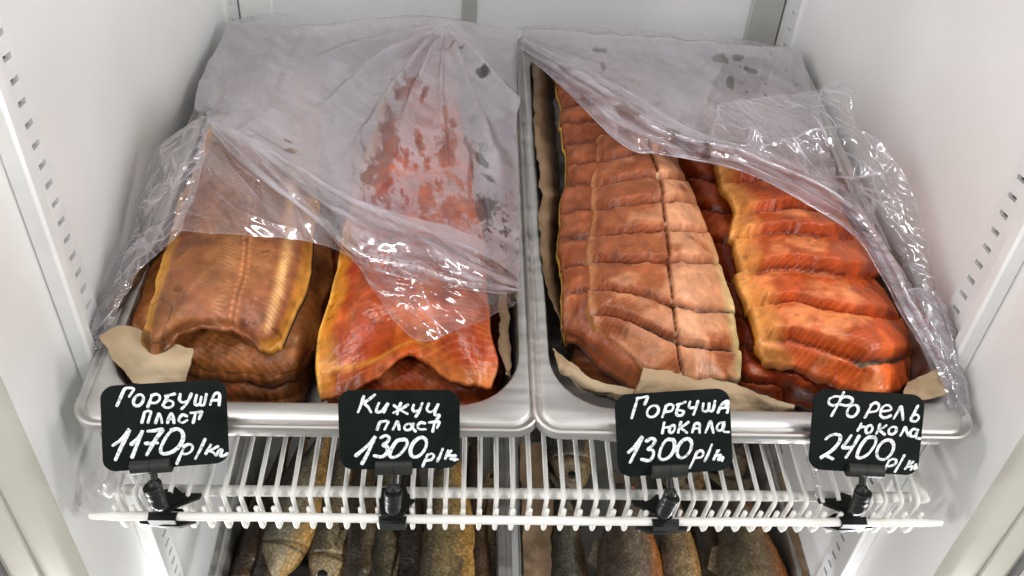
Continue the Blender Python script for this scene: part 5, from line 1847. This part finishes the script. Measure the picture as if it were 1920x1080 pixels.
for hd, tl, wd_, hg, rl, cb, csd, cbl, lab, ww in (
        ((1078, 925), (1045, 640), .025, .019, .2, lin((54, 52, 50)), lin((104, 98, 88)), lin((140, 116, 80)), 'grey scaly fish with a shiny head beneath the wires, rear of the lower right tray', -.022),
        ((1070, 1240), (1056, 900), .021, .017, .3, lin((62, 60, 56)), lin((118, 112, 98)), lin((160, 124, 78)), 'grey scaly fish beside the brown paper in the lower right tray', -.028),
        ((1192, 1250), (1172, 890), .034, .019, .3, lin((58, 48, 40)), lin((120, 106, 88)), ORB, 'large brown grey scaly fish with an orange belly edge, lower right tray', -.016),
        ((1288, 1250), (1258, 890), .020, .017, -.1, lin((92, 80, 62)), lin((150, 128, 94)), lin((186, 140, 84)), 'tan scaly fish right beside the large fish with the orange belly', -.024),
        ((1352, 1245), (1310, 890), .019, .016, .4, lin((60, 52, 42)), lin((112, 94, 70)), lin((176, 124, 66)), 'small dark backed scaly fish left of the broad golden brown one', -.028),
        ((1444, 1250), (1374, 900), .034, .019, .15, lin((76, 68, 52)), lin((146, 126, 92)), ORB, 'broad golden brown scaly fish at the right of the lower right tray', -.016),
        ((1300, 930), (1240, 700), .026, .017, .2, lin((52, 46, 42)), lin((92, 80, 62)), lin((170, 114, 58)), 'dark fish behind the third price card, rear of the lower right tray', -.022),
        ((1380, 900), (1310, 690), .026, .017, .2, lin((42, 40, 42)), lin((86, 80, 74)), lin((140, 104, 66)), 'dark grey fish seen through the wires right of the third price card', -.026)):
    whole_fish(hd, tl, wd_ * 1.15, hg, rl, cb, csd, cbl, lab, G_E, int(hd[0]), w=ww)
paper([([[(984, 1130, .004), (982, 1040, .004), (978, 960, .004), (976, 830, .002)], [(1020, 1130, .0), (1012, 1040, .0), (1004, 960, .0), (1000, 830, -.01)], [(1052, 1130, -.03), (1046, 1040, -.03), (1040, 960, -.03), (1030, 830, -.04)]], 40, 80, .004, 1)],
      'brown paper at the left wall of the lower right tray', seed=31, frame=LO, group='sheets of paper lining the lower tray')
paper([([[(1530, 1130, .004), (1508, 1040, .004), (1488, 960, .004), (1462, 830, .002)], [(1510, 1130, -.004), (1490, 1040, -.004), (1470, 960, -.004), (1446, 830, -.01)], [(1490, 1130, -.03), (1470, 1040, -.03), (1450, 960, -.03), (1426, 830, -.04)]], 40, 80, .004, 1)],
      'brown paper at the right wall of the lower right tray', seed=33, frame=LO, group='sheets of paper lining the lower tray')

# ------------------------------------------------------------------ light
def area(name, loc, target, sx, sy, power, col=(1, 1, 1)):
    ld = bpy.data.lights.new(name, 'AREA')
    ld.shape = 'RECTANGLE'
    ld.size = sx
    ld.size_y = sy
    ld.energy = power
    ld.color = col
    o = bpy.data.objects.new(name, ld)
    COL.objects.link(o)
    o.location = loc
    d = Vector(target) - Vector(loc)
    o.rotation_euler = d.to_track_quat('-Z', 'Y').to_euler()
    return o


area('unseen_light_strip', (.330, -.008, .36), (-.338, .10, .0), .018, .50, 2.0, (.97, .97, 1.0))
area('unseen_light_strip', (-.330, -.008, .36), (.338, .10, .0), .018, .50, 2.0, (1.0, .99, .97))
area('unseen_light_strip', (.322, -.012, -.365), (.06, .10, -.10), .018, .32, 2.6, (.98, .97, 1.0))  # added below the view to brighten the lower walls
area('unseen_light_strip', (-.322, -.012, -.365), (-.06, .10, -.10), .018, .32, 2.4, (1.0, .99, .97))  # left counterpart, also added out of view for the lower walls
area('ceiling_lamp', (-.38, -.55, 1.35), (0, .15, 0), .035, .9, 2.4, (1.0, .98, .95))
area('ceiling_lamp', (.30, -.60, 1.40), (0, .15, 0), .035, .9, 2.4, (1.0, .98, .96))
area('wall_fill_lamp', (1.15, -1.0, .50), (-.338, .05, -.05), .10, 1.0, 14, (1.0, .985, .96))  # lamp added outside the cabinet to brighten the left wall
area('wall_fill_lamp', (-1.15, -1.0, .42), (.338, .05, -.08), .10, 1.0, 11, (1.0, .98, 1.0))  # same kind of added lamp, brightening the right wall

w = bpy.data.worlds.new("World")
SC.world = w
w.use_nodes = True
bg = w.node_tree.nodes['Background']
bg.inputs[0].default_value = (1.0, .985, .97, 1)
bg.inputs[1].default_value = .41

SC.view_settings.view_transform = 'Standard'
SC.view_settings.look = 'None'
SC.view_settings.exposure = 0
SC.view_settings.gamma = 1
SC.view_settings.use_curve_mapping = False
SC.render.engine = 'CYCLES'
SC.cycles.use_denoising = True
SC.cycles.transparent_max_bounces = 24
SC.cycles.max_bounces = 10
SC.cycles.caustics_reflective = False
SC.cycles.caustics_refractive = False
for o in list(bpy.data.objects):
    if '_o' in o:
        del o['_o']
